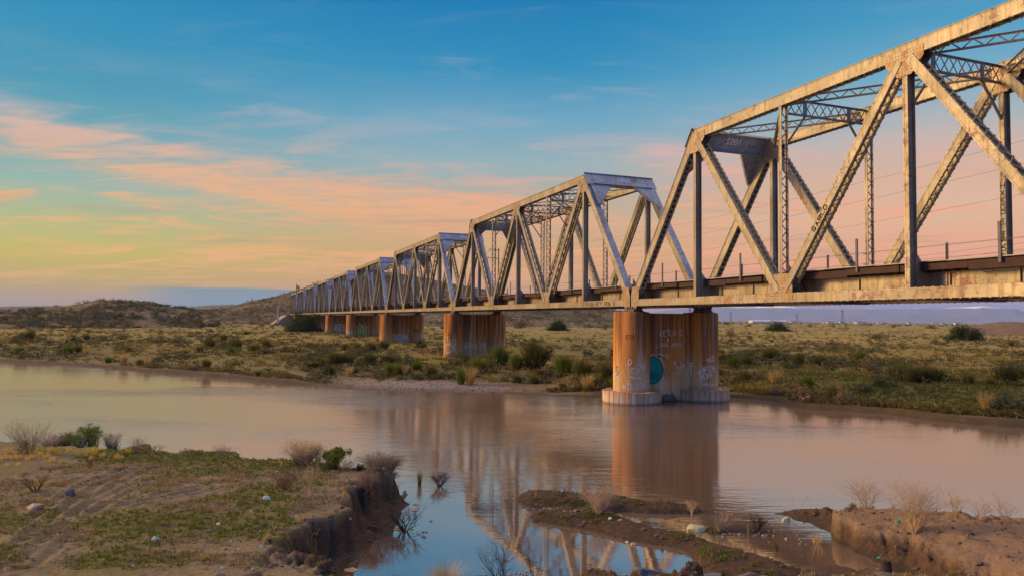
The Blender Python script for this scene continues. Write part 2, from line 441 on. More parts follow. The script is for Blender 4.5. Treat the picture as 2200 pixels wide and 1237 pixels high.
def lacing(mb, A, B, nr, off, v0, v1, pitch, double=False, bw=0.06, bt=0.012, inset=0.04, skip=0.45):
    d = B - A; L = np.hypot(*d); d = d / L
    n = max(2, int(round((L - 2 * skip) / pitch)))
    p = (L - 2 * skip) / n
    up = (0, nr[0], nr[1])
    va, vb = v0 + inset, v1 - inset
    for k in range(n):
        for fl in ((0, 1) if double else (0,)):
            a = A + d * (skip + k * p) + nr * (off + fl * bt * 1.1)
            c = A + d * (skip + (k + 1) * p) + nr * (off + fl * bt * 1.1)
            lo, hi = (va, vb) if (k + fl) % 2 == 0 else (vb, va)
            mb.bar(pt(lo, a), pt(hi, c), bw, bt, up)
    for k in range(n + 1):                               # bolt ends along both outer edges
        c = A + d * (skip + k * p) + nr * off * 1.03
        for vv in (v0 - .004, v1 + .004): mb.bar(pt(vv, c - d * .03), pt(vv, c + d * .03), .035, .045, up)
    for q in (0, 1):                                     # end batten plates
        c0 = A + d * (0.02 if q == 0 else L - skip) + nr * off
        c1 = A + d * (skip if q == 0 else L - 0.02) + nr * off
        mb.bar(pt((va + vb) / 2, c0), pt((va + vb) / 2, c1), vb - va, bt, up)


def lattice_beam(a, b, depth, pitch, double, bar=0.08, flat=0.05):
    """flat lattice girder between 3-D points a,b with vertical depth (centre at a,b)"""
    mb = MB(); lace = MB()
    a, b = Vector(a), Vector(b)
    zz = Vector((0, 0, depth / 2))
    for s in (-1, 1):
        mb.bar(a + zz * s, b + zz * s, bar * 1.7, bar * 0.35)
        mb.bar(a + zz * s * (1 - bar / depth), b + zz * s * (1 - bar / depth), 0.025, bar)
    L = (b - a).length; n = max(2, int(round(L / pitch)))
    nrm = (b - a).cross(Vector((0, 0, 1))).normalized()
    for k in range(n):
        p, q = a.lerp(b, k / n), a.lerp(b, (k + 1) / n)
        for fl in ((0, 1) if double else (0,)):
            s = 1 if (k + fl) % 2 == 0 else -1
            o = nrm * (0.014 * fl)
            lace.bar(p - zz * s * .93 + o, q + zz * s * .93 + o, flat * .25, flat, up=nrm.cross(q - p))
    return mb, lace


def node(i): return i * PANEL


def gusset_mesh(poly, v0, v1, t=0.016, rivets=True, rsp=0.13):
    mb = MB()
    for va, vb in ((v0, v0 + t), (v1 - t, v1)):
        mb.prism(poly, lambda p: (va, p[0], p[1]), lambda p: (vb, p[0], p[1]))
    return mb


STROKES = {
    'A': ['00 26 40', '12 32'], 'B': ['00 06 26 35 33 03', '33 42 41 30 00'], 'C': ['45 36 16 05 01 10 30 41'], 'D': ['00 06 26 44 42 20 00'],
    'E': ['46 06 00 40', '03 33'], 'F': ['46 06 00', '03 33'], 'G': ['45 36 16 05 01 10 30 42 22'], 'H': ['00 06', '40 46', '03 43'], 'I': ['20 26', '06 46', '00 40'], 'J': ['46 41 30 10 01'],
    'K': ['00 06', '46 03 40'], 'L': ['06 00 40'], 'M': ['00 06 23 46 40'], 'N': ['00 06 40 46'], 'O': ['10 01 05 16 36 45 41 30 10'],
    'P': ['00 06 36 45 44 33 03'], 'R': ['00 06 36 45 44 33 03', '23 40'], 'S': ['45 36 16 05 04 42 41 30 10 01'], 'T': ['06 46', '26 20'],
    'U': ['06 01 10 30 41 46'], 'V': ['06 20 46'], 'W': ['06 10 24 30 46'], 'X': ['00 46', '06 40'], 'Y': ['06 23 46', '23 20'], 'Z': ['06 46 00 40'],
    '&': ['40 05 26 35 01 10 42'], '7': ['06 46 10'], '9': ['43 13 04 05 16 36 45 41 30'], '1': ['15 26 20'], '0': ['10 01 05 16 36 45 41 30 10'],
    '5': ['46 06 03 33 42 41 30 00'], '2': ['05 16 36 45 44 00 40'], '?': ['05 16 36 45 44 23 22', '20 21'], ' ': [],
    '~': ['02 14 35 43 42', '40 31 12'], '+': ['21 25', '03 43'], '@': ['10 01 05 16 36 45 41 30 10', '26 20', '23 01', '23 41'],
}


def scrawl(text, f, h, w=None, weight=0.035, slant=0.0, rot=0.0, jit=0.06, seed=1, sub=3):
    """hand-drawn strokes: f(a, b) maps flat metres (a right, b up) to 3-D (point, normal)"""
    rng = random.Random(seed); mb = MB()
    w = w or h * 0.62; x = 0.0
    cr, sr = math.cos(rot), math.sin(rot)
    for ch in text:
        sc = rng.uniform(.85, 1.15); dy = rng.uniform(-.08, .08) * h
        for st in STROKES.get(ch, []):
            P = []
            for tok in st.split():
                a = int(tok[0]) / 4 * w * 0.8 * sc; b = int(tok[1]) / 6 * h * sc + dy
                a += b * slant + rng.uniform(-jit, jit) * w; b += rng.uniform(-jit, jit) * h
                P.append((x + a, b))
            Q = []
            for (a0, b0), (a1, b1) in zip(P[:-1], P[1:]):
                for k in range(sub): Q.append((a0 + (a1 - a0) * k / sub, b0 + (b1 - b0) * k / sub))
            Q.append(P[-1])
            for (a0, b0), (a1, b1) in zip(Q[:-1], Q[1:]):
                dx, dz = a1 - a0, b1 - b0; L = math.hypot(dx, dz) or 1e-6
                ex, ez = dx / L * weight * .45, dz / L * weight * .45
                nx, nz = -dz / L * weight / 2, dx / L * weight / 2
                pts = [(a0 - ex + nx, b0 - ez + nz), (a0 - ex - nx, b0 - ez - nz), (a1 + ex - nx, b1 + ez - nz), (a1 + ex + nx, b1 + ez + nz)]
                vs = [f(a * cr - b * sr, a * sr + b * cr) for a, b in pts]
                mb.add(vs, [(0, 1, 2, 3)])
        x += w * rng.uniform(.95, 1.12)
    return mb


def paint_mat(name, col):
    return plain_mat(name, col, 0.75, .35, 5.0)


M_WHITE = paint_mat('white_spray_paint', (0.62, 0.55, 0.45))
M_BLACK = paint_mat('black_spray_paint', (0.035, 0.025, 0.02))
M_TEAL = paint_mat('teal_paint', (0.004, 0.165, 0.135))
M_TEALD = paint_mat('dark_teal_paint', (0.004, 0.05, 0.06))
M_YELLOW = paint_mat('yellow_paint', (0.55, 0.36, 0.05))
M_LIME = paint_mat('lime_paint', (0.42, 0.50, 0.10))
M_BLUEP = paint_mat('blue_paint', (0.05, 0.10, 0.30))


def text_mesh(name, body, size, depth, mat):
    cu = bpy.data.curves.new(name, 'FONT'); cu.body = body; cu.size = size; cu.extrude = depth; cu.align_x = 'CENTER'; cu.align_y = 'CENTER'
    to = bpy.data.objects.new(name, cu); COL.objects.link(to)
    dg = bpy.context.evaluated_depsgraph_get()
    me = bpy.data.meshes.new_from_object(to.evaluated_get(dg)); me.name = name
    bpy.data.objects.remove(to); me.materials.clear(); me.materials.append(mat)
    return me


NUM_ME = text_mesh('bridge_number', '1052', 0.62, 0.034, M_STENCIL)


def make_span(detail, label):
    root = empty('truss_span', label=label, cat='bridge span', group='steel truss spans of the railway bridge')
    rng = random.Random(5)
    for side in (0, 1):
        v0 = WID * side; v1 = v0 + TW
        # top chord
        mb, fr = truss_member((node(1), ZTC), (node(5), ZTC), ZT1 - ZT0, v0 + .02, v1 - .02, cover=1, lip=.1)
        # rivet heads / lacing-bar ends along the lower edge of the webs
        o = mb.build('top_chord', M_STEEL, root)
        lc = MB(); lacing(lc, fr[0], fr[1], np.array([0, 1.0]), -(ZT1 - ZT0) / 2 + .004, v0 + .02, v1 - .02, .42, bw=.075)
        lc.build('lacing', M_LACE, o)
        # bottom chord
        mb, fr = truss_member((0.05, ZBC), (LSP - .05, ZBC), ZB1 - ZB0, v0 + .02, v1 - .02, lip=.1)
        o = mb.build('bottom_chord', M_STEEL2, root)
        lc = MB()
        for e in (-1, 1): lacing(lc, fr[0], fr[1], np.array([0, 1.0]), e * ((ZB1 - ZB0) / 2 + .006), v0 + .02, v1 - .02, .40, bw=.075)
        lc.build('lacing', M_LACE, o)
        # end posts
        for (a, b) in (((0, ZBC), (node(1), ZTC)), ((LSP, ZBC), (node(5), ZTC))):
            mb, fr = truss_member(a, b, .52, v0 + .02, v1 - .02, lip=.1, clip0=.15, clip1=-.08)
            o = mb.build('end_post', M_STEEL, root)
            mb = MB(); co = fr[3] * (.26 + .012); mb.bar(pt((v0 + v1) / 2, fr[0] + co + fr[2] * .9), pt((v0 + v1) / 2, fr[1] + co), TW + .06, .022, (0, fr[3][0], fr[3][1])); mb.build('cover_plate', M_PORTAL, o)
            lc = MB(); lacing(lc, fr[0], fr[1], fr[3], -.262, v0 + .02, v1 - .02, .40, double=True, bw=.06, skip=1.1)
            lc.build('lacing', M_LACE, o)
        # diagonals
        for (i, zi, j, zj, dep) in ((1, ZTC, 2, ZBC, .44), (2, ZBC, 3, ZTC, .40), (3, ZTC, 4, ZBC, .40), (4, ZBC, 5, ZTC, .44)):
            mb, fr = truss_member((node(i), zi), (node(j), zj), dep, v0 - .028, v1 + .028, lip=.10, clip0=.42, clip1=.42)
            o = mb.build('diagonal', M_STEEL, root)
            lc = MB()
            for e in (-1, 1): lacing(lc, fr[0], fr[1], fr[3], e * (dep / 2 + .007), v0 - .028, v1 + .028, .40, bw=.06, skip=.5, inset=.03)
            lc.build('lacing', M_LACE, o)
        # verticals
        for i in range(1, 6):
            s = node(i); mb = MB(); lc = MB()
            za, zb = ZB1 - .40, ZT0 + .02
            fw = .25 if i % 2 else .21
            for va in (v0 + .05, v1 - .05):
                mb.box(va - .008, va + .008, s - fw / 2, s + fw / 2, za, zb)
                sg = 1 if va < v0 + .2 else -1
                for e in (-1, 1):
                    mb.box(min(va + sg * .008, va + sg * .07), max(va + sg * .008, va + sg * .07), s + e * .012 - .005, s + e * .012 + .005, za, zb) if i % 2 == 0 else None
                    mb.box(va - .014 * sg - .006, va - .014 * sg + .006, s + e * (fw / 2 - .035) - .034, s + e * (fw / 2 - .035) + .034, za, zb)
            if i % 2:
                mb.box(v0 + .058, v1 - .058, s - .008, s + .008, za, zb)
                o = mb.build('vertical', M_STEEL2, root)
            else:
                o = mb.build('vertical', M_STEEL, root)
                n = 26; h = (zb - za - .6) / n
                for k in range(n):
                    z0 = za + .3 + k * h
                    lo, hi = (v0 + .07, v1 - .07) if k % 2 == 0 else (v1 - .07, v0 + .07)
                    lc.bar((lo, s, z0), (hi, s, z0 + h), .012, .06, up=(0, 0, 1))
                lc.build('lacing', M_LACE, o)
        # gusset plates
        for i in (1, 3, 5):
            s = node(i)
            if i == 3: pl = [(s - .95, ZT0 + .30), (s + .95, ZT0 + .30), (s + .95, ZT0 - .15), (s + .35, ZT0 - .80), (s - .35, ZT0 - .80), (s - .95, ZT0 - .15)]
            else:
                e = 1 if i == 1 else -1
                pl = [(s - e * .30, ZT0 + .35), (s + e * 1.05, ZT0 + .35), (s + e * 1.05, ZT0 - .10), (s + e * .35, ZT0 - .85), (s - e * .75, ZT0 - .85), (s - e * .9, ZT0 - .6)]
                if e < 0: pl = pl[::-1]
            gusset_mesh(pl, v0 - .004, v1 + .004).build('gusset_plate', M_GUSSET, root)
        for i in (2, 4):
            s = node(i)
            pl = [(s - .85, ZB0 + .06), (s + .85, ZB0 + .06), (s + .85, ZB1 + .35), (s + .5, ZB1 + 1.0), (s - .5, ZB1 + 1.0), (s - .85, ZB1 + .35)]
            gusset_mesh(pl, v0 - .004, v1 + .004).build('gusset_plate', M_GUSSET, root)
        for i, e in ((0, 1), (6, -1)):
            s = node(i)
            pl = [(s - e * .08, 6.62), (s + e * .45, 6.62), (s + e * .75, ZB0 + .03), (s + e * 1.0, ZB1 + .2), (s + e * .95, ZB1 + .9), (s + e * .1, ZB1 + .9), (s - e * .08, ZB1 + .3)]
            if e < 0: pl = pl[::-1]
            gusset_mesh(pl, v0 - .006, v1 + .006).build('gusset_plate', M_GUSSET, root)
            # bearing shoe
            mb = MB(); c = s + e * .18; vm = (v0 + v1) / 2
            mb.hexa([(vm - .42, c - .38, 6.56), (vm + .42, c - .38, 6.56), (vm + .42, c + .38, 6.56), (vm - .42, c + .38, 6.56),
                     (vm - .22, c - .2, 6.93), (vm + .22, c - .2, 6.93), (vm + .22, c + .2, 6.93), (vm - .22, c + .2, 6.93)])
            mb.box(vm - .55, vm + .55, c - .5, c + .5, 6.52, 6.56)
            o = mb.build('bearing_shoe', M_BEAR, root)
            mb = MB(); mb.tube((vm - .36, c, 6.80), (vm + .36, c, 6.80), .10, n=12); mb.build('bearing_pin', M_BEAR, o)
    # portals in the plane of the end posts
    dsl = np.array([PANEL, ZTC - ZBC]); Lp = np.hypot(*dsl); dsl /= Lp
    nsl = np.array([-dsl[1], dsl[0]])
    for end in (0, 1):
        def P(v, q, o):                         # q: metres down the slope from the top corner, o: outward offset
            s = node(1) - dsl[0] * q + nsl[0] * o; z = ZTC + .24 - dsl[1] * q + nsl[1] * o
            return (v, s if end == 0 else LSP - s, z)
        mb = MB()
        def slab(x0, x1, q0, q1, o0, o1):
            mb.hexa([P(x0, q0, o0), P(x1, q0, o0), P(x1, q1, o0), P(x0, q1, o0), P(x0, q0, o1), P(x1, q0, o1), P(x1, q1, o1), P(x0, q1, o1)])
        va, vb = -.05, WID + TW + .05
        slab(va, vb, -.03, 1.25, .290, .320)
        slab(va, vb, -.03, .01, .322, .40); slab(TW + .02, WID - .02, -.02, .02, .10, .288)
        slab(va + .5, vb - .5, 1.20, 1.24, .322, .42); slab(TW + .02, WID - .02, 1.20, 1.24, .06, .288)
        for x in (TW + .16, WID - .16): slab(x - .05, x + .05, .02, 1.19, .322, .336)
        for x in (TW + .02, WID - .1): slab(x, x + .08, .03, 1.19, .18, .288)
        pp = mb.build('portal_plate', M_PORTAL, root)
        nm = link('bridge_number', NUM_ME, pp)
        cx = (WID + TW) / 2 + .25
        o_, x_, y_ = Vector(P(cx, .55, .305)), None, None
        up = (Vector(P(cx, 0, .305)) - Vector(P(cx, 1, .305))).normalized()
        rt = Vector((1, 0, 0)) if end == 0 else Vector((-1, 0, 0))
        zc_ = rt.cross(up)
        mm = Matrix((rt, up, zc_)).transposed().to_4x4(); mm.translation = o_
        nm.matrix_local = mm
        for sd_ in (0, 1):
            mb = MB()
            x0, sg = (TW - .25, 1) if sd_ == 0 else (WID + .25, -1)
            tri = [(x0, 1.255), (x0 + sg * 1.9, 1.255), (x0 + sg * .25, 3.5), (x0, 3.5)]
            for o0, o1 in ((.292, .316),):
                f = lambda q, o: P(q[0], q[1], o)
                mb.prism(tri, lambda q: f(q, o0), lambda q: f(q, o1))
            a, b = Vector(P(tri[1][0], tri[1][1], .29)), Vector(P(tri[2][0], tri[2][1], .29))
            mb.bar(a, b, .022, .24, up=Vector(P(0, 0, 1)) - Vector(P(0, 0, 0)))
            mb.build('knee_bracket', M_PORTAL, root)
    # sway struts with knee braces, top laterals
    for i in (2, 3, 4):
        s = node(i)
        mb, lc = lattice_beam((TW, s, 17.36), (WID, s, 17.36), .82, .56, True, bar=.09, flat=.06)
        for f in (.22, .78): mb.box(TW + (WID - TW) * f - .14, TW + (WID - TW) * f + .14, s - .03, s - .015, 17.02, 17.70)
        o = mb.build('sway_strut', M_LACE, root); lc.build('lacing', M_LACE, o)
        for (va, vb) in ((TW + 1.25, TW - .05), (WID - 1.25, WID + .05)):
            mb = MB(); mb.bar((va, s, 16.98), (vb, s, 15.3), .09, .09); mb.build('knee_brace', M_POST if detail else M_LACE, root)
    for i in range(1, 5):
        for (a, b) in ((TW - .1, WID + .1), (WID + .1, TW - .1)):
            off = 0 if a < b else .02
            mb, lc = lattice_beam((a, node(i) + .25, 17.52 + off), (b, node(i + 1) - .25, 17.52 + off), .40, .42, False, bar=.075, flat=.055)
            o = mb.build('lateral_brace', M_LACE, root); lc.build('lacing', M_LACE, o)
    # floor system
    for i in range(7):
        s = node(i) + (.35 if i == 0 else -.35 if i == 6 else 0)
        mb = MB()
        mb.box(TW + .0, WID, s - .012, s + .012, 6.92, 8.02)
        for z in (6.90, 8.02): mb.box(TW, WID, s - .17, s + .17, z, z + .022)
        for (a, b) in ((TW, TW + .75), (WID, WID - .75)):          # bracket plates beside the verticals
            mb.prism([(a, 8.05), (b, 8.05), (a, 9.0)], lambda p: (p[0], s - .01, p[1]), lambda p: (p[0], s + .01, p[1]))
        mb.build('floor_beam', M_STEEL2, root)
    for v in (1.42, WID + TW - 1.42):
        mb = MB()
        for i in range(6):
            a, b = node(i) + .04, node(i + 1) - .04
            mb.box(v - .01, v + .01, a, b, 7.02, 8.06)
            for z in (7.0, 8.062): mb.box(v - .16, v + .16, a, b, z, z + .02)
            for sg in (-1, 1): mb.box(v + sg * .02 - .008, v + sg * .02 + .008, a, b, 7.93, 8.06)
            for s in (a + .75, a + .87, b - .75, b - .87, (a + b) / 2): mb.box(v - .10, v + .10, s - .03, s + .03, 7.03, 8.05)
        mb.build('stringer', M_STEEL2, root)
    vc = (WID + TW) / 2
    for v in (vc - .75, vc + .75):
        mb = MB(); mb.box(v - .035, v + .035, -.15, LSP + .15, 8.44, 8.58); mb.box(v - .07, v + .07, -.15, LSP + .15, 8.405, 8.44); mb.build('rail', M_RAIL, root)
    # timber ties
    n = int(LSP / .465); allties = MB()
    for k in range(n):
        s = .2 + k * .465 + rng.uniform(-.03, .03)
        x0 = 1.0 + rng.uniform(-.06, .06)
        mb = MB() if detail else allties
        mb.box(x0, WID + TW - x0, s - .11, s + .11, 8.10 + rng.uniform(0, .012), 8.40)
        if detail: mb.build('tie', M_TIMBER, root)
    if not detail: tag(allties.build('ties', M_TIMBER, root), kind='stuff')
    for sd_ in (0, 1):
        s = -.1; k = 0
        while s < LSP:
            L = rng.uniform(1.3, 3.4); e = min(s + L, LSP + .1)
            dv = rng.choice((0, .05, .12)); z0 = 8.10 + rng.choice((-.02, .02, .06))
            a, b = (0.72 + dv, 0.98 + dv) if sd_ == 0 else (WID + TW - .98 - dv, WID + TW - .72 - dv)
            mb = MB(); mb.box(a, b, s + .01, e - rng.uniform(.01, .05), z0, 8.44 + rng.uniform(-.03, .02)); mb.build('guard_timber', M_TIMBER, root)
            s = e
        s = -.12
        while s < LSP:
            e = min(s + rng.uniform(2.6, 3.7), LSP + .12)
            a, b = (.66 + rng.uniform(0, .05), 2.2) if sd_ == 0 else (WID + TW - 2.2, WID + TW - .68)
            z = 8.49 + rng.uniform(0, .035)
            mb = MB(); mb.hexa([(a, s, z), (b, s, z), (b, e - .015, z), (a, e - .015, z), (a, s, z + .045), (b, s, z + .045), (b, e - .015, z + .045), (a, e - .015, z + .045)])
            mb.build('walkway_plate', M_PLATE, root)
            s = e
        for s in ((3.0, 11.2, 19.6, 26.4, 34.5, 42.6) if sd_ == 0 else (4.9, 12.6, 20.2, 28.0, 35.8, 43.0)):
            s2 = LSP - s
            x = .635 if sd_ == 0 else WID + TW - .635
            mb = MB(); mb.box(x - .012, x + .012, s2 - .055, s2 + .055, 8.28, 9.85)
            for e in (-1, 1): mb.box(min(x, x + (.05 if sd_ == 0 else -.05)), max(x, x + (.05 if sd_ == 0 else -.05)), s2 + e * .05 - .006, s2 + e * .05 + .006, 8.28, 9.85)
            mb.build('stanchion', M_POST, root)
    # hand cables clipped to the verticals
    for v, z in ((TW + .06, 9.15), (WID - .06, 9.15), (WID - .06, 9.75)):
        mb = MB(); mb.tube((v, 0, z), (v, LSP, z), .008, n=4)
        for i in range(1, 6): mb.box(v - .06, v + .1, node(i) + .1, node(i) + .14, z - .03, z + .01)
        mb.build('hand_cable', M_WIRE, root)
    return root


def place_span(root, n):
    """n = 0 nearest; joint 0 lies between span 0 and span 1"""
    u = (n - 1) * LTOT + GAP / 2
    xy = bridge_xy(0, u)
    root.location = (xy[0], xy[1], 0); root.rotation_euler = (0, 0, YAW)


span0 = make_span(True, 'nearest tan steel truss span running out of the picture beside the camera')
place_span(span0, 0)
SP_LABELS = ['', 'steel truss span whose blue portal stands over the pier in the river',
             'steel truss span just beyond the first pier on dry land',
             'steel truss span carried between the second and third piers on land',
             'small distant truss span just past the pier with the lime green letters',
             'distant truss span rising behind the big dark tree, fifth beyond the river pier',
             'sixth truss span beyond the river pier, above the dark tree',
             'seventh truss span beyond the river pier, second from the far end',
             'last and farthest truss span at the foot of the hill']
far_proto = make_span(False, SP_LABELS[1]); place_span(far_proto, 1)
for k in range(2, 9):
    o = copy_tree(far_proto); o['label'] = SP_LABELS[k]; place_span(o, k)

# graffiti and lettering on the nearest span (outer face of the near truss)
def diag_face(i, zi, j, zj, along, off):
    A, B = np.array((node(i), zi)), np.array((node(j), zj)); d = (B - A) / np.hypot(*(B - A)); nr = np.array([-d[1], d[0]])
    A = A + d * along + nr * off
    sgn = -1
    return lambda a, b: (-.043, *(A + d * a * 1.0 + nr * b))


# in the picture node 4 of span 0 is the second from the far end
near_diags = [c for c in span0.children if c.name.startswith('diagonal')]
near_verts = [c for c in span0.children if c.name.startswith('vertical')]
# diagonal from (node4, bottom) up to (node3, top), seen from the river side
def face43(along, off):
    A, B = np.array((node(4), ZBC)), np.array((node(3), ZTC)); d = (B - A) / np.hypot(*(B - A)); nr = np.array([d[1], -d[0]])
    nr = nr if nr[1] > 0 else -nr
    A = A + d * along + nr * off
    return lambda a, b: (-.043, *(A + d * a + nr * b))


d43 = near_diags[2]
scrawl('YES', face43(1.6, -.10), .22, weight=.028, seed=3).build('graffiti', M_WHITE, d43)
scrawl('GARLO', face43(4.0, -.10), .24, .30, weight=.05, seed=8).build('graffiti', M_BLACK, d43)
scrawl('BOBBY AT', face43(6.2, -.10), .22, .34, weight=.03, seed=4).build('graffiti', M_WHITE, d43)
vface = lambda z0: (lambda a, b: (.028, node(3) + .09 - a, z0 + b))
for ch, z0 in (('@', 9.35), ('I', 8.75), ('U', 8.30), ('S', 7.85), ('C', 7.48)):
    scrawl(ch, vface(z0), .34, .24, weight=.025, seed=ord(ch)).build('graffiti', M_WHITE, near_verts[2])
vf2 = lambda z0: (lambda a, b: (WID + .028, node(3) + .10 - a, z0 + b))
for k, ch in enumerate('RPGILEPOKXH'):
    scrawl(ch, vf2(8.8 + k * .33), .27, .24, weight=.04, seed=40 + k).build('graffiti', M_BLACK, near_verts[7])
# lettering along the outer chord near the joint of the second span
ch1 = [c for c in far_proto.children if c.name.startswith('bottom_chord')][0]
scrawl('EYDYUB KEY ROB4D', lambda a, b: (.004, 7.6 - a, 7.03 + b), .28, .34, weight=.045, seed=12).build('graffiti', M_BLACK, ch1)

# ------------------------------------------------------------------ noise and terrain (metres, river surface = 0)
def _hash(ix, iy, seed):
    h = (ix.astype(np.int64) * 374761393 + iy.astype(np.int64) * 668265263 + seed * 1442695041) & 0x7fffffff
    h = ((h ^ (h >> 13)) * 1274126177) & 0x7fffffff
    h = h ^ (h >> 16)
    return (h & 0xffff) / 65535.0


def vnoise(x, y, seed=0):
    ix, iy = np.floor(x), np.floor(y); fx, fy = x - ix, y - iy
    fx = fx * fx * (3 - 2 * fx); fy = fy * fy * (3 - 2 * fy)
    a, b = _hash(ix, iy, seed), _hash(ix + 1, iy, seed); c, d = _hash(ix, iy + 1, seed), _hash(ix + 1, iy + 1, seed)
    return (a + (b - a) * fx) * (1 - fy) + (c + (d - c) * fx) * fy


def fbm(x, y, oct=4, seed=0, gain=.5):
    s, a, t = 0, 1.0, 0
    for k in range(oct):
        s = s + a * vnoise(x * 2 ** k + 17.3 * k, y * 2 ** k - 9.1 * k, seed + k); t += a; a *= gain
    return s / t


def sdf(x, y, poly):
    """signed distance, positive inside"""
    P = np.asarray(poly, float); best = np.full(x.shape, 1e18); ins = np.zeros(x.shape, bool)
    for (x0, y0), (x1, y1) in zip(P, np.roll(P, -1, 0)):
        ex, ey = x1 - x0, y1 - y0
        t = np.clip(((x - x0) * ex + (y - y0) * ey) / (ex * ex + ey * ey + 1e-12), 0, 1)
        best = np.minimum(best, (x - x0 - t * ex) ** 2 + (y - y0 - t * ey) ** 2)
        c = ((y0 <= y) & (y1 > y)) | ((y1 <= y) & (y0 > y))
        xi = x0 + (y - y0) / (ey if abs(ey) > 1e-12 else 1e-12) * ex
        ins ^= c & (x < xi)
    d = np.sqrt(best)
    return np.where(ins, d, -d)


def sstep(x, a, b):
    t = np.clip((x - a) / (b - a), 0, 1); return t * t * (3 - 2 * t)


def outline(pix, z=0.0): return [tuple(on_plane(px, py, z)) for px, py in pix]


FAR_PIX = [(0, 777), (70, 781), (150, 786), (230, 791), (300, 798), (420, 807), (500, 814), (580, 823), (660, 829), (760, 837), (900, 841), (1000, 843),
           (1100, 846), (1200, 850), (1300, 853), (1450, 853), (1570, 855), (1640, 862), (1670, 870), (1700, 876), (1750, 882), (1830, 886), (1900, 890),
           (2000, 903), (2100, 911), (2200, 918)]
far_line = outline(FAR_PIX)
FAR = [(-9000, 900), (-420, 240), (-160, 140)] + far_line + [(48, 36), (90, 14), (300, -60), (9000, -600), (9000, 12000), (-9000, 12000)]
NW_W = outline([(850, 1022), (872, 1046), (868, 1086), (845, 1130), (800, 1175), (745, 1225), (722, 1262)])
NT = [tuple(on_plane(px, py, z)) for px, py, z in
      [(-160, 950, 1.25), (0, 950, 1.25), (120, 958, 1.2), (230, 966, 1.15), (320, 967, 1.1), (440, 979, 1.05), (560, 992, 1.0), (625, 992, 1.0), (700, 1003, 1.0),
       (770, 1012, 1.0), (838, 1010, 1.0), (850, 1016, 1.0)]]
NT_SIDE = [tuple(on_plane(px, py, z)) for px, py, z in
           [(800, 1024, 1.0), (735, 1040, 1.02), (742, 1062, 1.05), (752, 1085, 1.08), (735, 1102, 1.1), (700, 1112, 1.1), (650, 1124, 1.15), (600, 1148, 1.2),
            (548, 1180, 1.25), (545, 1210, 1.3), (535, 1250, 1.35)]]
nback = [(x * 1.012 + .0, y * 1.018 + .12) for x, y in NT]          # waterline behind the far lip
near_front_w = [(-2.6, 15.6), (-1.2, 15.2), (1.0, 15.9), (2.6, 16.6), (3.6, 17.25), (5.0, 16.9), (7.0, 17.2), (8.6, 17.0), (10.2, 16.2), (12, 14.5), (20, 9), (60, -10)]
near_front_t = [(-4.6, 14.2), (-3.0, 12.6), (0, 12.2), (4, 13.0), (8, 13.2), (12, 11), (20, 6), (60, -14)]
NEAR_W = [(-90, 40), (-60, 36)] + nback + NW_W[1:] + near_front_w + [(60, -80), (-90, -80)]
NEAR_T = [(-90, 38), (-60, 35)] + NT + NT_SIDE + near_front_t + [(60, -80), (-90, -80)]
ISLE_A = outline([(1113, 1072), (1120, 1063), (1150, 1061), (1200, 1065), (1260, 1068), (1330, 1076), (1420, 1085), (1498, 1097), (1502, 1103), (1430, 1103), (1340, 1100), (1290, 1104), (1230, 1103), (1165, 1094), (1130, 1085)])
ISLE_B = outline([(1135, 1108), (1160, 1092), (1230, 1094), (1290, 1104), (1345, 1122), (1420, 1142), (1500, 1160), (1580, 1180), (1650, 1204), (1720, 1230), (1760, 1262), (1480, 1262), (1512, 1228),
                  (1490, 1196), (1430, 1175), (1370, 1161), (1290, 1147), (1190, 1131), (1145, 1121)])
ISLE_C = outline([(1490, 1134), (1530, 1128), (1600, 1131), (1655, 1134), (1660, 1142), (1600, 1148), (1520, 1146)])
RIGHT_W = outline([(1634, 1101), (1660, 1098), (1690, 1093), (1780, 1096), (1900, 1104), (2000, 1110), (2100, 1117), (2200, 1126), (2400, 1140), (2700, 1150)]) + [(40, 22), (90, 0), (60, -40), (16, 8)] + \
    outline([(2060, 1290), (2010, 1262), (1955, 1234), (1905, 1208), (1880, 1196), (1850, 1178), (1800, 1152), (1750, 1131), (1700, 1114), (1665, 1106)])
RIGHT_T = [tuple(on_plane(px, py, z)) for px, py, z in
           [(1692, 1090, .55), (1780, 1090, .65), (1900, 1097, .75), (1980, 1103, .8), (2060, 1112, .85), (2200, 1121, .9), (2400, 1135, 1.0), (2700, 1150, 1.0)]] + [(40, 20), (80, 0), (50, -20), (17.5, 12)] + \
    [tuple(on_plane(px, py, z)) for px, py, z in [(2300, 1225, .95), (2120, 1160, .88), (2010, 1136, .82), (1930, 1126, .78), (1880, 1120, .75), (1850, 1113, .73), (1810, 1105, .70), (1765, 1100, .66), (1720, 1095, .55)]]


def warp(x, y, amp, sc, seed):
    return x + amp * (fbm(x / sc, y / sc, 3, seed) - .5) * 2, y + amp * (fbm(x / sc + 40, y / sc - 13, 3, seed + 9) - .5) * 2


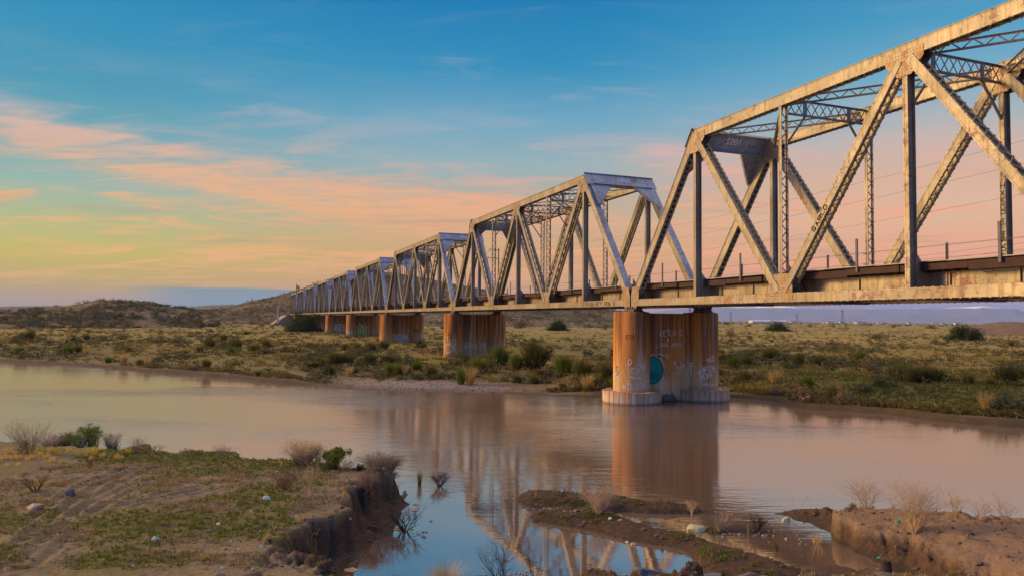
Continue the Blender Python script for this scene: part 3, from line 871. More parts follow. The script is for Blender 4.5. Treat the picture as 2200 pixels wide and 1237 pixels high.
def blend_bank(x, y, W, T, htop, steep=1.0, jag=.0):
    dw, dt = sdf(x, y, W), -sdf(x, y, T)
    if jag:
        j = (fbm(x / .55, y / .55, 3, 77) - .5) * jag + (fbm(x / 1.7, y / 1.7, 2, 78) - .5) * jag * 1.4
        dt = dt + j
    t = np.where(dt <= 0, 1.0, dw / np.maximum(dw + np.maximum(dt, 0), 1e-6))
    t = np.clip(t, 0, 1)
    edge = np.clip(4 * t * (1 - t), 0, 1)
    t = np.clip(t + edge * ((fbm(x / .38, y / .38, 4, 81) - .5) * .75 + (fbm(x / 1.1, y / 1.1, 2, 84) - .5) * .6), 0, 1)
    t = np.clip(t + edge * .07 * np.sin(t * 17 + 5 * fbm(x / 1.3, y / 1.3, 2, 86)), 0, 1)
    h = htop * (t * (1 - .55 * steep) + .55 * steep * sstep(t, .62, .92))
    dt = np.where(dt <= 0, dt, np.maximum(dt * .3, 1.2 * (1 - t)))
    return np.where(dw > 0, np.maximum(h, .012 + .0 * x), -np.minimum(.8, -dw * .45)), dw, dt


TRACKS = [outline(q, 1.1) for q in ([(60, 1160), (150, 1085), (215, 1040), (290, 1008), (380, 990), (520, 990)], [(190, 1110), (300, 1050), (380, 1025), (470, 1010)], [(20, 1237), (110, 1150), (220, 1100), (420, 1060)])]


def tracks(x, y):
    """wheel tracks pressed into the sand: +-1"""
    out = np.zeros(x.shape)
    for k, L in enumerate(TRACKS):
        best = np.full(x.shape, 99.0)
        for (x0, y0), (x1, y1) in zip(L[:-1], L[1:]):
            ex, ey = x1 - x0, y1 - y0
            t = np.clip(((x - x0) * ex + (y - y0) * ey) / (ex * ex + ey * ey), 0, 1)
            sg = np.sign(ex * (y - y0) - ey * (x - x0)); d = np.hypot(x - x0 - t * ex, y - y0 - t * ey) * sg
            best = np.where(np.abs(d) < np.abs(best), d, best)
        w = np.exp(-(best / .75) ** 4) * (.4 + .9 * fbm(x / .9, y / .9, 2, 71 + k))
        out = out + w * np.sin(best * 2 * np.pi / .42)
    return out


def height(x, y, full=False):
    x = np.asarray(x, float); y = np.asarray(y, float)
    r = np.hypot(x, y)
    h = np.full(x.shape, -0.8)
    # far plain
    wx, wy = warp(x, y, .8, 3.0, 5)
    wx, wy = warp(wx, wy, .22, .8, 6)
    dF = sdf(wx, wy, FAR)
    beach = sstep(x, -22, -14) * (1 - sstep(x, 2, 8))
    stepb = (.22 + .16 * fbm(x / 5, y / 5, 2, 8)) * sstep(dF, 0, .7) * (1 - .8 * beach)
    hf = stepb + (.78 - .1 * beach) * sstep(dF, .3, 13 + 6 * beach) + (fbm(x / 9, y / 9, 4, 3) - .45) * .5 * sstep(dF, 1, 14) + (fbm(x / 60, y / 60, 3, 31) - .5) * .9 * sstep(dF, 25, 120)
    hf = hf + .10 * (fbm(x / .9, y / .9, 3, 4) - .5) * sstep(dF, 0, 3)
    hf = np.where(dF > 0, np.maximum(hf, .015), -np.minimum(.8, -dF * .35))
    h = np.maximum(h, hf)
    near = r < 130
    cls = np.zeros(x.shape, np.int8)                       # 0 plain, 1 near-left bank, 2 islets, 3 sandy bank
    cls = np.where(dF > 0, 0, cls)
    dts = np.full(x.shape, 9.0); dws = dF.copy()
    if near.any():
        xn, yn = x[near], y[near]; rn = r[near]
        wx, wy = warp(xn, yn, .30, 1.1, 15)
        wx, wy = warp(wx, wy, .07, .25, 19)
        hn = h[near]; cn = cls[near]; dn = dts[near]; wn = dws[near]
        slope = .028 * np.maximum(0, 22 - yn) + .19 * np.maximum(0, 13.5 - rn)
        top = 1.02 + .012 * np.maximum(0, -xn) + slope + (fbm(xn / 4, yn / 4, 3, 21) - .5) * .26
        hb, dw, dt = blend_bank(wx, wy, NEAR_W, NEAR_T, top, 1.0, .75)
        m = sstep(-dt, .0, .8)
        rut = tracks(xn, yn) + .0 * np.sin((xn * .78 + yn * .62 + 1.2 * fbm(xn / 3, yn / 3, 2, 61)) * 7.5) * sstep(fbm(xn / 3.4, yn / 3.4, 2, 62), .42, .6)
        hb = hb + m * (0.035 * rut + .085 * (fbm(xn / .5, yn / .5, 4, 22) - .5) + .05 * (fbm(xn / .16, yn / .16, 2, 23) - .5))
        hb = hb + np.where((dt > 0) & (dw > .2), .22 * (fbm(xn / .35, yn / .35, 4, 24) - .5), 0) * sstep(dw, .2, .9)
        k = (hb > hn); hn = np.where(k, hb, hn); cn = np.where(k & (dw > 0), 1, cn); dn = np.where(k, dt, dn); wn = np.where(k, dw, wn)
        for poly, ht, cc in ((ISLE_A, .27, 2), (ISLE_B, .22, 2), (ISLE_C, .07, 2)):
            d = sdf(wx, wy, poly)
            q = np.where(d > 0, ht * np.sqrt(np.clip(d / .55, 0, 1)) * (.7 + .6 * fbm(xn / .6, yn / .6, 3, 33)) + .05 * (fbm(xn / .14, yn / .14, 3, 34) - .3), -np.minimum(.8, -d * .5))
            k = q > hn; hn = np.where(k, q, hn); cn = np.where(k & (d > 0), cc, cn); wn = np.where(k, d, wn); dn = np.where(k, .3, dn)
        top = .62 + .03 * np.maximum(0, xn - 9) + .018 * np.maximum(0, 21 - yn) + .19 * np.maximum(0, 13.5 - rn) + (fbm(xn / 2.5, yn / 2.5, 3, 41) - .5) * .16
        rx, ry = warp(xn, yn, .55, 1.5, 51); rx, ry = warp(rx, ry, .16, .42, 52)
        dw = sdf(rx, ry, RIGHT_W); dt = -sdf(rx, ry, RIGHT_T)
        t = np.where(dt <= 0, 1.0, dw / np.maximum(dw + np.maximum(dt, 0), 1e-6)); t = np.clip(t, 0, 1)
        eg = 4 * t * (1 - t)
        t = np.clip(t + eg * ((fbm(xn / .45, yn / .45, 4, 53) - .5) * .45 + (fbm(xn / .13, yn / .13, 2, 54) - .5) * .2), 0, 1)
        hb = np.where(dw > 0, np.maximum(top * (.55 * t + .45 * sstep(t, .30, .62)), .012), -np.minimum(.8, -dw * .45))
        dt = np.where(dt <= 0, dt, 1.2 * (1 - t))
        m = sstep(-dt, -.1, .5)
        dune = .11 * (fbm(xn / .6, yn / .42, 3, 42) - .5) + .05 * (fbm(xn / .18, yn / .15, 2, 43) - .5)
        hb = hb + np.where(dw > .1, dune, 0) * sstep(dw, .1, .6)
        k = (hb > hn); hn = np.where(k, hb, hn); cn = np.where(k & (dw > 0), 3, cn); dn = np.where(k, dt, dn); wn = np.where(k, dw, wn)
        h[near] = hn; cls[near] = cn; dts[near] = dn; dws[near] = wn
    if full: return h, cls, dts, dws
    return h


def ground_at(px, py, z0=1.0):
    """ground point seen at photo pixel (px, py)"""
    z = z0
    for _ in range(8):
        p = on_plane(px, py, z)
        z0, z = z, max(0.0, float(height(np.array([p[0]]), np.array([p[1]]))[0]))
        if abs(z - z0) < .004: break
    return p[0], p[1], z


def make_ground():
    th = np.concatenate([np.linspace(-180, -60, 41)[:-1], np.linspace(-60, -38, 56)[:-1], np.linspace(-38, 38, 560)[:-1], np.linspace(38, 60, 56)[:-1], np.linspace(60, 180, 41)])
    rr = [0.5, 2, 4, 6, 8, 9.5, 11]
    while rr[-1] < 31: rr.append(rr[-1] + .062)
    while rr[-1] < 130: rr.append(rr[-1] * 1.0085)
    while rr[-1] < 1000: rr.append(rr[-1] * 1.03)
    while rr[-1] < 9500: rr.append(rr[-1] * 1.15)
    rr = np.array(rr)
    T, Rr = np.meshgrid(np.radians(th), rr)
    X, Y = np.sin(T) * Rr, np.cos(T) * Rr
    H, C, DT, DW = height(X.ravel(), Y.ravel(), True)
    x, y = X.ravel(), Y.ravel()
    V = np.stack([x, y, H], 1)
    nt, nr = len(th), len(rr)
    i = np.arange(nr - 1)[:, None] * nt + np.arange(nt - 1)[None, :]
    i = i.ravel()
    quads = np.stack([i, i + 1, i + nt + 1, i + nt], 1)[:, ::-1]
    # drop deep river-bed quads far from any shore
    hq = H[quads].max(1); quads = quads[hq > -.79]
    # classes
    nb = fbm(x / 1.5, y / 1.5, 4, 101); nb2 = fbm(x / .5, y / .5, 3, 102); nl = fbm(x / 22, y / 7, 4, 103)
    left = (C == 1) & (DT < .35)
    green = np.zeros(len(x)); straw = np.zeros(len(x)); sand = np.zeros(len(x)); mud = np.zeros(len(x)); gravel = np.zeros(len(x))
    backband = sstep(y + .12 * x, 21.5, 25.0)
    green = np.where(C == 1, sstep(nb + .22 * backband - .10 * sstep(x, -6, -1), .54, .64) * .65, green)
    green = np.where((C == 1) & (DT > .3), sstep(nb, .48, .6) * .55, green)
    straw = np.where(left, sstep(nb2, .5, .66) * sstep(x, -8.5, -13) * backband * .9 + .35 * sstep(nb2, .55, .7) * (1 - sstep(x, -9, -4)), straw)
    mud = np.where((C == 1) & (DT > .02), .95 * sstep(DT + .25 * (nb2 - .5), .03, .22), mud)
    mud = np.where(C == 2, 1.0, mud)
    green = np.where(C == 2, sstep(nb2, .52, .62) * sstep(H, .12, .26) * sstep(x, 7, 5) * .8, green)
    sand = np.where(C == 3, 1.0, sand)
    mud = np.where(C == 3, .92 * (1 - sstep(H + .35 * (nb2 - .5),   .34, .60)) * sstep(13.0 - .0 * x, 0, 1) * (1 - sstep(x - .35 * (y - 18), 10.2, 12.5)), mud)
    green = np.where((C == 3), sstep(-DT, 1.3, .3) * sstep(nb, .46, .58) * (y > 22.2) * .6, green)
    far = C == 0
    fx = np.clip(DW, 0, None)
    g1 = sstep(nl + .22 * (1 - sstep(fx, 8, 34)) - .10 * sstep(fx, 60, 200), .46, .60)
    meadow = sstep(x, 22, 27) * (1 - sstep(x, 60, 90)) * sstep(fx, .4, 2.5) * (1 - sstep(fx, 9, 16))
    green = np.where(far, np.maximum(g1 * .7, meadow), green)
    beach = sstep(x, -20, -12) * (1 - sstep(x, 3, 9)) * (1 - sstep(fx, 4.5, 9))
    gravel = np.where(far, beach * sstep(x, -17, -9) * (1 - sstep(x, -3, 1)), gravel)
    sand = np.where(far, np.maximum(beach * .8, .2 * (1 - sstep(fx, 1.0, 3.6)) * sstep(nb, .40, .62)), sand)
    straw = np.where(far, (.38 + .62 * sstep(fbm(x / 26, y / 10, 4, 105), .42, .54)) * sstep(fx, 8, 30), straw)
    mud = np.where(far, (1 - beach * .9) * (1 - sstep(fx + 2.4 * (nb2 - .5), .7, 2.4)) * .9, mud)
    green = green * (1 - sand * (C == 0))
    me = np_mesh('ground', V, quads, None, None, True)
    for nm, arr in (('green', green), ('straw', straw), ('sand', sand), ('mud', mud), ('gravel', gravel), ('plain', np.where(C == 0, sstep(np.clip(DW, 0, 99), 2, 9), 0))):
        at = me.attributes.new(nm, 'FLOAT', 'POINT'); at.data.foreach_set('value', np.clip(arr, 0, 1).astype(np.float32))
    m, g, b = new_mat('ground_soil')
    A = lambda n: g.n('ShaderNodeAttribute', attribute_name=n).outputs['Fac']
    p = g.n('ShaderNodeNewGeometry').outputs['Position']
    zz = g.n('ShaderNodeSeparateXYZ', i_0=p).outputs[2]
    fine = g.noise(p, 9.0, 6, .68); mid = g.noise(p, 1.4, 5, .6); big = g.noise(g.mapv(p, scale=(.09, .22, 1)), 1.0, 5, .6)
    vfine = g.noise(p, 42.0, 3, .6)
    c = g.mix(mid, (0.125, 0.092, 0.050, 1), (0.29, 0.215, 0.120, 1))
    c = g.mix(A('plain'), c, g.mix(mid, (0.085, 0.068, 0.026, 1), (0.27, 0.20, 0.085, 1)))
    c = g.mix(A('sand'), c, g.mix(mid, (0.20, 0.122, 0.066, 1), (0.33, 0.215, 0.122, 1)))
    sf = g.m('MULTIPLY', A('straw'), g.ss(g.m('ADD', big, g.m('MULTIPLY', fine, .35)), .42, .78))
    c = g.mix(sf, c, g.mix(fine, (0.19, 0.135, 0.026, 1), (0.44, 0.31, 0.062, 1)))
    gf = g.m('MULTIPLY', A('green'), g.ss(g.m('ADD', fine, g.m('MULTIPLY', mid, .4)), .48, .85))
    c = g.mix(gf, c, g.mix(vfine, (0.075, 0.075, 0.010, 1), (0.22, 0.20, 0.03, 1)))
    c = g.mix(g.m('MULTIPLY', A('mud'), .92), c, g.mix(fine, (0.026, 0.014, 0.008, 1), (0.12, 0.066, 0.036, 1)))
    c = g.mix(g.m('MULTIPLY', A('gravel'), .9), c, g.ramp(vfine, [(.3, (0.08, 0.065, 0.055)), (.5, (0.25, 0.20, 0.165)), (.7, (0.5, 0.43, 0.36))]))
    c = g.mix(.5, c, g.ramp(fine, [(.25, (.28, .27, .26)), (.55, (.55, .55, .55)), (.8, (.72, .71, .7))]), 'OVERLAY')
    wet = g.m('SUBTRACT', 1.0, g.ss(g.m('ADD', zz, g.m('MULTIPLY', mid, .06)), .05, .17))
    c = g.mix(g.m('MULTIPLY', wet, .75), c, (0.045, 0.026, 0.017, 1))
    g.put(b, 'Base Color', c)
    g.put(b, 'Roughness', g.m('SUBTRACT', .95, g.m('MULTIPLY', wet, .45)))
    b.inputs['Specular IOR Level'].default_value = 0.2
    bp = g.n('ShaderNodeBump', i_0=.9, i_1=.10, i_Height=g.m('ADD', fine, g.m('MULTIPLY', vfine, .35)))
    g.put(b, 'Normal', bp.outputs[0])
    me.materials.append(m)
    return tag(link('ground', me), kind='structure')


make_ground()


def make_water():
    me = bpy.data.meshes.new('water')
    S = 9000
    me.from_pydata([(-S, -200, 0), (S, -200, 0), (S, 1500, 0), (-S, 1500, 0)], [], [(0, 1, 2, 3)])
    m, g, b = new_mat('river_water')
    p = g.n('ShaderNodeNewGeometry').outputs['Position']
    sx = g.n('ShaderNodeSeparateXYZ', i_0=p)
    flow = g.ss(g.m('ADD', sx.outputs[1], g.m('MULTIPLY', sx.outputs[0], .35)), 20.0, 36.0)
    n1 = g.noise(g.mapv(p, rot=(0, 0, R(-14)), scale=(.22, 1.25, 1)), 1.6, 4, .55, .6)
    n2 = g.noise(g.mapv(p, rot=(0, 0, R(10)), scale=(.5, 2.2, 1)), 2.6, 3, .5, .3)
    gust = g.ss(g.noise(g.mapv(p, scale=(.03, .07, 1)), 1.0, 3, .5), .38, .66)
    hgt = g.m('MULTIPLY', g.m('ADD', n1, g.m('MULTIPLY', n2, .45)), g.m('ADD', .015, g.m('MULTIPLY', flow, g.m('ADD', .04, g.m('MULTIPLY', g.m('POWER', gust, 1.6), .42)))))
    bp = g.n('ShaderNodeBump', i_0=1.0, i_1=.10, i_Height=hgt)
    g.put(b, 'Normal', bp.outputs[0])
    b.inputs['Base Color'].default_value = (0.155, 0.10, 0.064, 1)
    g.put(b, 'Roughness', g.m('ADD', .03, g.m('MULTIPLY', flow, .07)))
    b.inputs['IOR'].default_value = 6.0
    b.inputs['Specular IOR Level'].default_value = 0.5
    me.materials.append(m)
    return tag(link('water', me), kind='structure')


make_water()

# ------------------------------------------------------------------ piers
PV0, PV1, PRAD = 0.20, WID + .20, 1.30
WT = 0.36                                    # half thickness of the web wall
PS = 0.20                                    # pier axis, metres past the joint


def column_mesh(v, zb, zt, rad=PRAD, n=48):
    mb = MB(); vs = []; fs = []
    zs = [zb, zb + (zt - zb) * .33, zb + (zt - zb) * .66, zt - .05, zt]
    for j, z in enumerate(zs):
        rr = rad - (.05 if j == len(zs) - 1 else 0) + .015 * (1 - (z - zb) / (zt - zb))
        vs += [(v + rr * math.cos(k * 2 * math.pi / n), PS + rr * math.sin(k * 2 * math.pi / n), z) for k in range(n)]
    for j in range(len(zs) - 1):
        fs += [(j * n + k, j * n + (k + 1) % n, (j + 1) * n + (k + 1) % n, (j + 1) * n + k) for k in range(n)]
    fs += [tuple(range(n))[::-1], tuple(range((len(zs) - 1) * n, len(zs) * n))]
    mb.add(vs, fs); return mb


def collar_mesh(v, zb, zt, rad, staves=30):
    """ring of cast staves with dark joints between them"""
    mb = MB(); rg = random.Random(int(v * 10) + 3)
    for k in range(staves):
        a0, a1 = (k + .035) * 2 * math.pi / staves, (k + .965) * 2 * math.pi / staves
        ro = rad + rg.uniform(-.02, .025); zz = zt + rg.uniform(-.04, .03)
        am = (a0 + a1) / 2
        pts = [(ro * math.cos(a0), ro * math.sin(a0)), (ro * 1.006 * math.cos(am), ro * 1.006 * math.sin(am)), (ro * math.cos(a1), ro * math.sin(a1)), ((rad - .35) * math.cos(a1), (rad - .35) * math.sin(a1)), ((rad - .35) * math.cos(a0), (rad - .35) * math.sin(a0))]
        mb.prism(pts, lambda p: (v + p[0], PS + p[1], zb), lambda p: (v + p[0], PS + p[1], zz))
    n = 40; r2 = rad - .06
    pts = [(r2 * math.cos(k * 2 * math.pi / n), r2 * math.sin(k * 2 * math.pi / n)) for k in range(n)]
    mb.prism(pts, lambda p: (v + p[0], PS + p[1], zb), lambda p: (v + p[0], PS + p[1], zt - .05 + .03 * math.sin(p[0] * 5) * math.cos(p[1] * 4)))
    return mb


def col_face(v, toward, zbase, rad=PRAD):
    """maps (a right, b up) on a column's curved face; toward = angle (v,s) of the middle of the lettering"""
    def f(a, b):
        an = toward + a / rad
        rr = rad + .024
        return (v + rr * math.cos(an), PS + rr * math.sin(an), zbase + b)
    return f


def wall_face(v0, zbase, s): return lambda a, b: (v0 + a, s, zbase + b)


def make_pier(zb, label, detailed, seed=0):
    root = empty('bridge_pier', label=label, cat='bridge pier', group='concrete piers of the railway bridge')
    ws = PS - WT
    cols = []
    for v in (PV0, PV1):
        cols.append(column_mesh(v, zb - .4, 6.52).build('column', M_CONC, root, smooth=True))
        for p in cols[-1].data.polygons:
            if abs(p.normal.z) > .7: p.use_smooth = False
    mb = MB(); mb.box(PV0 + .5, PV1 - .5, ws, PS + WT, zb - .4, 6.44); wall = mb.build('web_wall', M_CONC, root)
    wf = ws - .006
    if detailed:
        for v in (PV0, PV1): collar_mesh(v, -1.2, .86, 2.08).build('footing_collar', M_CONC_LOW, root)
        mb = MB(); mb.box(1.6, PV1 - 1.4, PS - .30, PS + 1.0, -1.2, .30)
        for k in range(14):                     # broken concrete between the collars
            rg = random.Random(k); a = 2.1 + rg.random() * 2.0; b_ = PS - .55 + rg.random() * .3
            mb.hexa([(a, b_, .05), (a + .5, b_ - .06, .05), (a + .55, b_ + .4, .05), (a, b_ + .45, .05), (a + .06, b_ + .05, .2 + rg.random() * .5), (a + .42, b_ + .02, .3 + rg.random() * .45), (a + .5, b_ + .3, .62), (a + .1, b_ + .4, .66)])
        mb.build('footing_tie', plain_mat('dark_rubble', (0.13, 0.085, 0.05), .9, .5, 3.0, bump=.6), root)
        # teal roundel
        disc = [(2.02 + .98 * math.cos(k * math.pi / 24) * .98, 2.28 + 1.02 * math.sin(k * math.pi / 24)) for k in range(48)]
        disc = [(max(p[0], 1.35), p[1]) for p in disc]
        mb = MB(); mb.add([(p[0] - .3, wf - .003, p[1]) for p in disc], [tuple(range(48))]); roundel = mb.build('painted_roundel', M_TEAL, wall)
        sub = MB()
        for k in range(48):
            a0, a1 = k * math.pi / 24, (k + 1) * math.pi / 24
            q = lambda a, r_: (2.02 - .3 + r_ * math.cos(a) * .96, wf - .006, 2.28 + r_ * 1.02 * math.sin(a))
            if math.cos(a0) > -.55: sub.add([q(a0, .90), q(a1, .90), q(a1, .97), q(a0, .97)], [(0, 1, 2, 3)])
        for k in range(9):
            sub.add([(1.42 + k * .10, wf - .006, 1.62 + (k % 3) * .1), (1.47 + k * .10, wf - .006, 1.60), (1.50 + k * .10, wf - .006, 2.0 + (k % 2) * .25), (1.44 + k * .10, wf - .006, 2.05 + (k % 2) * .2)], [(0, 1, 2, 3)])
        sub.build('graffiti', M_TEALD, roundel)
        for txt, a, b, h, w, mt, wt, rot in (('KETLH S', 2.42, 4.80, .36, .27, M_WHITE, .035, 0), ('&', 3.0, 4.40, .26, .22, M_WHITE, .03, 0), ('BOB JAMES', 2.45, 4.02, .22, .19, M_WHITE, .028, 0),
                                             ('C', 2.30, 2.55, .22, .2, M_BLACK, .025, 0), ('TF', 2.52, 1.98, .40, .2, M_BLACK, .025, -.3), ('L?', 2.82, 1.55, .45, .2, M_BLACK, .028, 0),
                                             ('T', 3.75, 2.35, .48, .35, M_WHITE, .05, .5), ('LOVE', 4.05, 1.95, .36, .22, M_WHITE, .05, .95), ('~OM', 1.6, 3.22, .28, .5, M_WHITE, .05, -.06), ('~~', 1.75, 3.2, .22, .55, M_BLACK, .05, -.1),
                                             ('R', 2.05, 3.85, .34, .3, M_YELLOW, .03, 0), ('E A T S', 2.4, 3.6, .2, .18, M_CONC_LOW, .03, 0)):
            scrawl(txt, wall_face(a, b, wf), h, w, wt, rot=rot, seed=len(txt) + int(a * 10)).build('graffiti', mt, wall)
        ca = math.atan2(-.861, -.507)
        for i, ang, b, txt, h, w, mt, wt, rot in ((0, -.15, 2.75, 'D', .42, .35, M_WHITE, .06, 0), (0, .02, 2.18, 'EA', .36, .3, M_WHITE, .045, 0), (0, .35, 2.5, 'ONE', .3, .22, M_WHITE, .035, 0), (0, -.05, 1.82, '~~', .16, .4, M_WHITE, .05, -.08),
                                                  (0, -.45, 1.02, 'WILSON D', .42, .27, M_WHITE, .045, .05), (0, -.5, 2.05, 'A', .4, .3, M_YELLOW, .05, 0), (0, -.62, 1.15, 'IM', .5, .18, M_YELLOW, .05, 0), (0, -.35, 3.05, 'Y', .25, .2, M_YELLOW, .04, 0),
                                                  (0, -.95, 2.0, 'S', .6, .25, M_BLACK, .04, 0), (0, -1.0, 1.7, 'OX', .4, .2, M_WHITE, .04, .5), (0, -.28, 4.6, 'ETR', .26, .2, M_TIMBER, .03, 0),
                                                  (1, .32, 2.75, 'TKS', .30, .24, M_WHITE, .05, .45), (1, .1, 2.15, 'PINE', .38, .27, M_WHITE, .045, .12), (1, -.05, 1.9, 'FUN', .3, .2, M_WHITE, .05, .8), (1, .0, 1.55, 'HOAX', .32, .22, M_WHITE, .05, .45), (1, .05, 1.1, '~~', .22, .5, M_WHITE, .045, 0),
                                                  (1, -.62, 1.9, 'JOHN', .30, .22, M_WHITE, .05, 1.4)):
            scrawl(txt, col_face((PV0, PV1)[i], ca + ang, b), h, w, wt, rot=rot, seed=int(h * 100) + len(txt)).build('graffiti', mt, cols[i])
    return root


def place_pier(o, n):
    xy = bridge_xy(0, n * LTOT); o.location = (xy[0], xy[1], 0); o.rotation_euler = (0, 0, YAW); o.location.z = 0
    return o


pier = place_pier(make_pier(-1.2, 'rust streaked concrete pier with two round footing collars standing in the river', True), 0)
PIER_Z = [0, .95, 1.1, 1.2, 1.25, 1.3, 1.4, 1.5, 1.6]
ca = math.atan2(-.861, -.507)
P1 = place_pier(make_pier(.9, 'deep orange rust pier among green bushes on the far bank', False), 1)
c1 = [c for c in P1.children if c.name.startswith('column')]; w1 = [c for c in P1.children if c.name.startswith('web_wall')][0]
scrawl('T', col_face(PV0, ca - .55, 2.9), .5, .5, .07, seed=2).build('graffiti', M_WHITE, c1[0])
scrawl('CX', col_face(PV0, ca - .62, 1.35), 1.1, .8, .08, seed=5).build('graffiti', M_WHITE, c1[0])
scrawl('IE', col_face(PV0, ca - .35, 3.3), .5, .3, .05, seed=6).build('graffiti', M_BLACK, c1[0])
scrawl('WXMWYXKW', wall_face(1.7, 1.9, PS - WT - .006), .8, .36, .06, seed=9, jit=.14).build('graffiti', M_WHITE, w1)
P2 = place_pier(make_pier(1.0, 'orange brown concrete pier with pale scribbles on its wall, second on dry land', False), 2)
w2 = [c for c in P2.children if c.name.startswith('web_wall')][0]; c2 = [c for c in P2.children if c.name.startswith('column')]
scrawl('XWMXYWK', wall_face(1.5, 1.8, PS - WT - .006), 1.0, .42, .06, seed=19, jit=.14).build('graffiti', M_WHITE, w2)
scrawl('SUREL', wall_face(1.8, 1.3, PS - WT - .006), .6, .45, .06, seed=20).build('graffiti', M_WHITE, w2)
scrawl('EK', col_face(PV1, ca - .1, 3.3), .45, .5, .09, seed=21).build('graffiti', M_BLACK, c2[1])
P3 = place_pier(make_pier(1.1, 'concrete pier with lime green and blue block letters painted on its wall', False), 3)
w3 = [c for c in P3.children if c.name.startswith('web_wall')][0]; c3 = [c for c in P3.children if c.name.startswith('column')]
mb = MB(); mk = MB(); bl = MB(); y = PS - WT - .006
for (x0, x1, z0, z1) in ((1.75, 2.05, 1.3, 3.9), (2.2, 2.55, 1.3, 3.2), (2.75, 3.05, 1.3, 4.1), (3.15, 3.5, 1.3, 3.3), (3.65, 4.0, 1.3, 3.9)):
    mk.add([(x0 - .07, y + .002, z0), (x1 + .07, y + .002, z0), (x1 + .07, y + .002, z1 + .1), (x0 - .07, y + .002, z1 + .1)], [(0, 1, 2, 3)])
    mb.add([(x0, y - .003, z0), (x1, y - .003, z0), (x1, y - .003, z1), (x0, y - .003, z1)], [(0, 1, 2, 3)])
for a, b in (((2.75, 3.3), (2.1, 4.6)), ((3.0, 3.3), (3.75, 4.6))):
    nx = .14
    mb.add([(a[0] - nx, y - .004, a[1]), (a[0] + nx, y - .004, a[1]), (b[0] + nx, y - .004, b[1]), (b[0] - nx, y - .004, b[1])], [(0, 1, 2, 3)])
    mk.add([(a[0] - nx * 1.6, y + .001, a[1]), (a[0] + nx * 1.6, y + .001, a[1]), (b[0] + nx * 1.6, y + .001, b[1] + .1), (b[0] - nx * 1.6, y + .001, b[1] + .1)], [(0, 1, 2, 3)])
bl.add([(1.5, y - .002, 1.6), (1.62, y - .002, 1.6), (1.62, y - .002, 3.7), (1.5, y - .002, 3.9)], [(0, 1, 2, 3)])
mk.build('graffiti', M_BLACK, w3); mb.build('graffiti', M_LIME, w3); bl.build('graffiti', M_BLUEP, w3)
scrawl('NR', col_face(PV0, ca - .35, 1.75), .7, .55, .09, seed=31).build('graffiti', M_WHITE, c3[0])
P4 = place_pier(make_pier(1.15, 'concrete pier with a white bubble letter tag on its wall', False), 4)
w4 = [c for c in P4.children if c.name.startswith('web_wall')][0]
scrawl('NKER', wall_face(1.0, 1.9, PS - WT - .008), 1.5, 1.1, .22, seed=33).build('graffiti', M_WHITE, w4)
scrawl('NKER', wall_face(1.0, 1.9, PS - WT - .002), 1.5, 1.1, .05, seed=33).build('graffiti', M_BLACK, w4)
PL = {5: 'concrete pier half hidden by the big dark tree', 6: 'concrete pier behind the big dark tree, second from the far abutment', 7: 'concrete pier nearest the far abutment', }
for n in (5, 6, 7): place_pier(make_pier(1.2, PL[n], False), n)

# ------------------------------------------------------------------ hills, embankment, far mountains
def ridge(name, pix, r0, front, back, mat, rough, naz, nr_, seed, jag=0.0, clsname=None):
    az, el = [], []
    for px, py in pix:
        d = ray(px, py); az.append(math.atan2(d[0], d[1])); el.append(math.atan2(d[2], math.hypot(d[0], d[1])))
    a = np.linspace(az[0] - .02, az[-1] + .02, naz)
    crest = CAM_Z + r0 * np.tan(np.interp(a, az, el, left=-.012, right=-.012))
    rr = np.concatenate([np.linspace(r0 - front, r0, nr_), np.linspace(r0, r0 + back, nr_ // 2)[1:]])
    A, Rr = np.meshgrid(a, rr)
    Cc = np.broadcast_to(crest, A.shape)
    f = np.where(Rr <= r0, sstep(Rr, r0 - front, r0 + front * .12), 1 - sstep(Rr, r0, r0 + back))
    f = f / f.max()
    X, Y = np.sin(A) * Rr, np.cos(A) * Rr
    sc = front
    n = fbm(X / (sc * .35), Y / (sc * .35), 5, seed) - .5
    rg = 1 - np.abs(2 * fbm(X / (sc * .22), Y / (sc * .22), 4, seed + 5) - 1)
    H = Cc * f + ((n - .04) * rough + (rg - .75) * jag) * np.maximum(Cc, 0) * np.clip(f * (1.15 - f) * 2.6, 0, 1)
    H = np.where(f < .02, -3.0, H)
    V = np.stack([X.ravel(), Y.ravel(), H.ravel()], 1)
    nt = len(a); i = (np.arange(len(rr) - 1)[:, None] * nt + np.arange(nt - 1)[None]).ravel()
    me = np_mesh(name, V, np.stack([i, i + nt, i + nt + 1, i + 1], 1)[:, ::-1], None, mat, True)
    o = tag(link(name, me), kind='structure')
    return o, V, f.ravel()


def hill_mat():
    m, g, b = new_mat('hill_rock')
    p = g.n('ShaderNodeNewGeometry').outputs['Position']
    n1 = g.noise(p, .06, 6, .62); n2 = g.noise(p, .45, 5, .65); n3 = g.noise(p, 1.6, 3, .6)
    c = g.mix(g.ss(n1, .35, .7), (0.10, 0.072, 0.040, 1), (0.36, 0.24, 0.15, 1))
    c = g.mix(g.m('MULTIPLY', g.ss(n2, .40, .58), .8), c, (0.085, 0.075, 0.028, 1))
    c = g.mix(g.m('MULTIPLY', g.ss(n3, .56, .66), .8), c, (0.06, 0.06, 0.022, 1))
    g.put(b, 'Base Color', c); b.inputs['Roughness'].default_value = .95; b.inputs['Specular IOR Level'].default_value = .1
    g.put(b, 'Normal', g.n('ShaderNodeBump', i_0=.8, i_1=1.2, i_Height=g.m('ADD', n2, n3)).outputs[0])
    return m


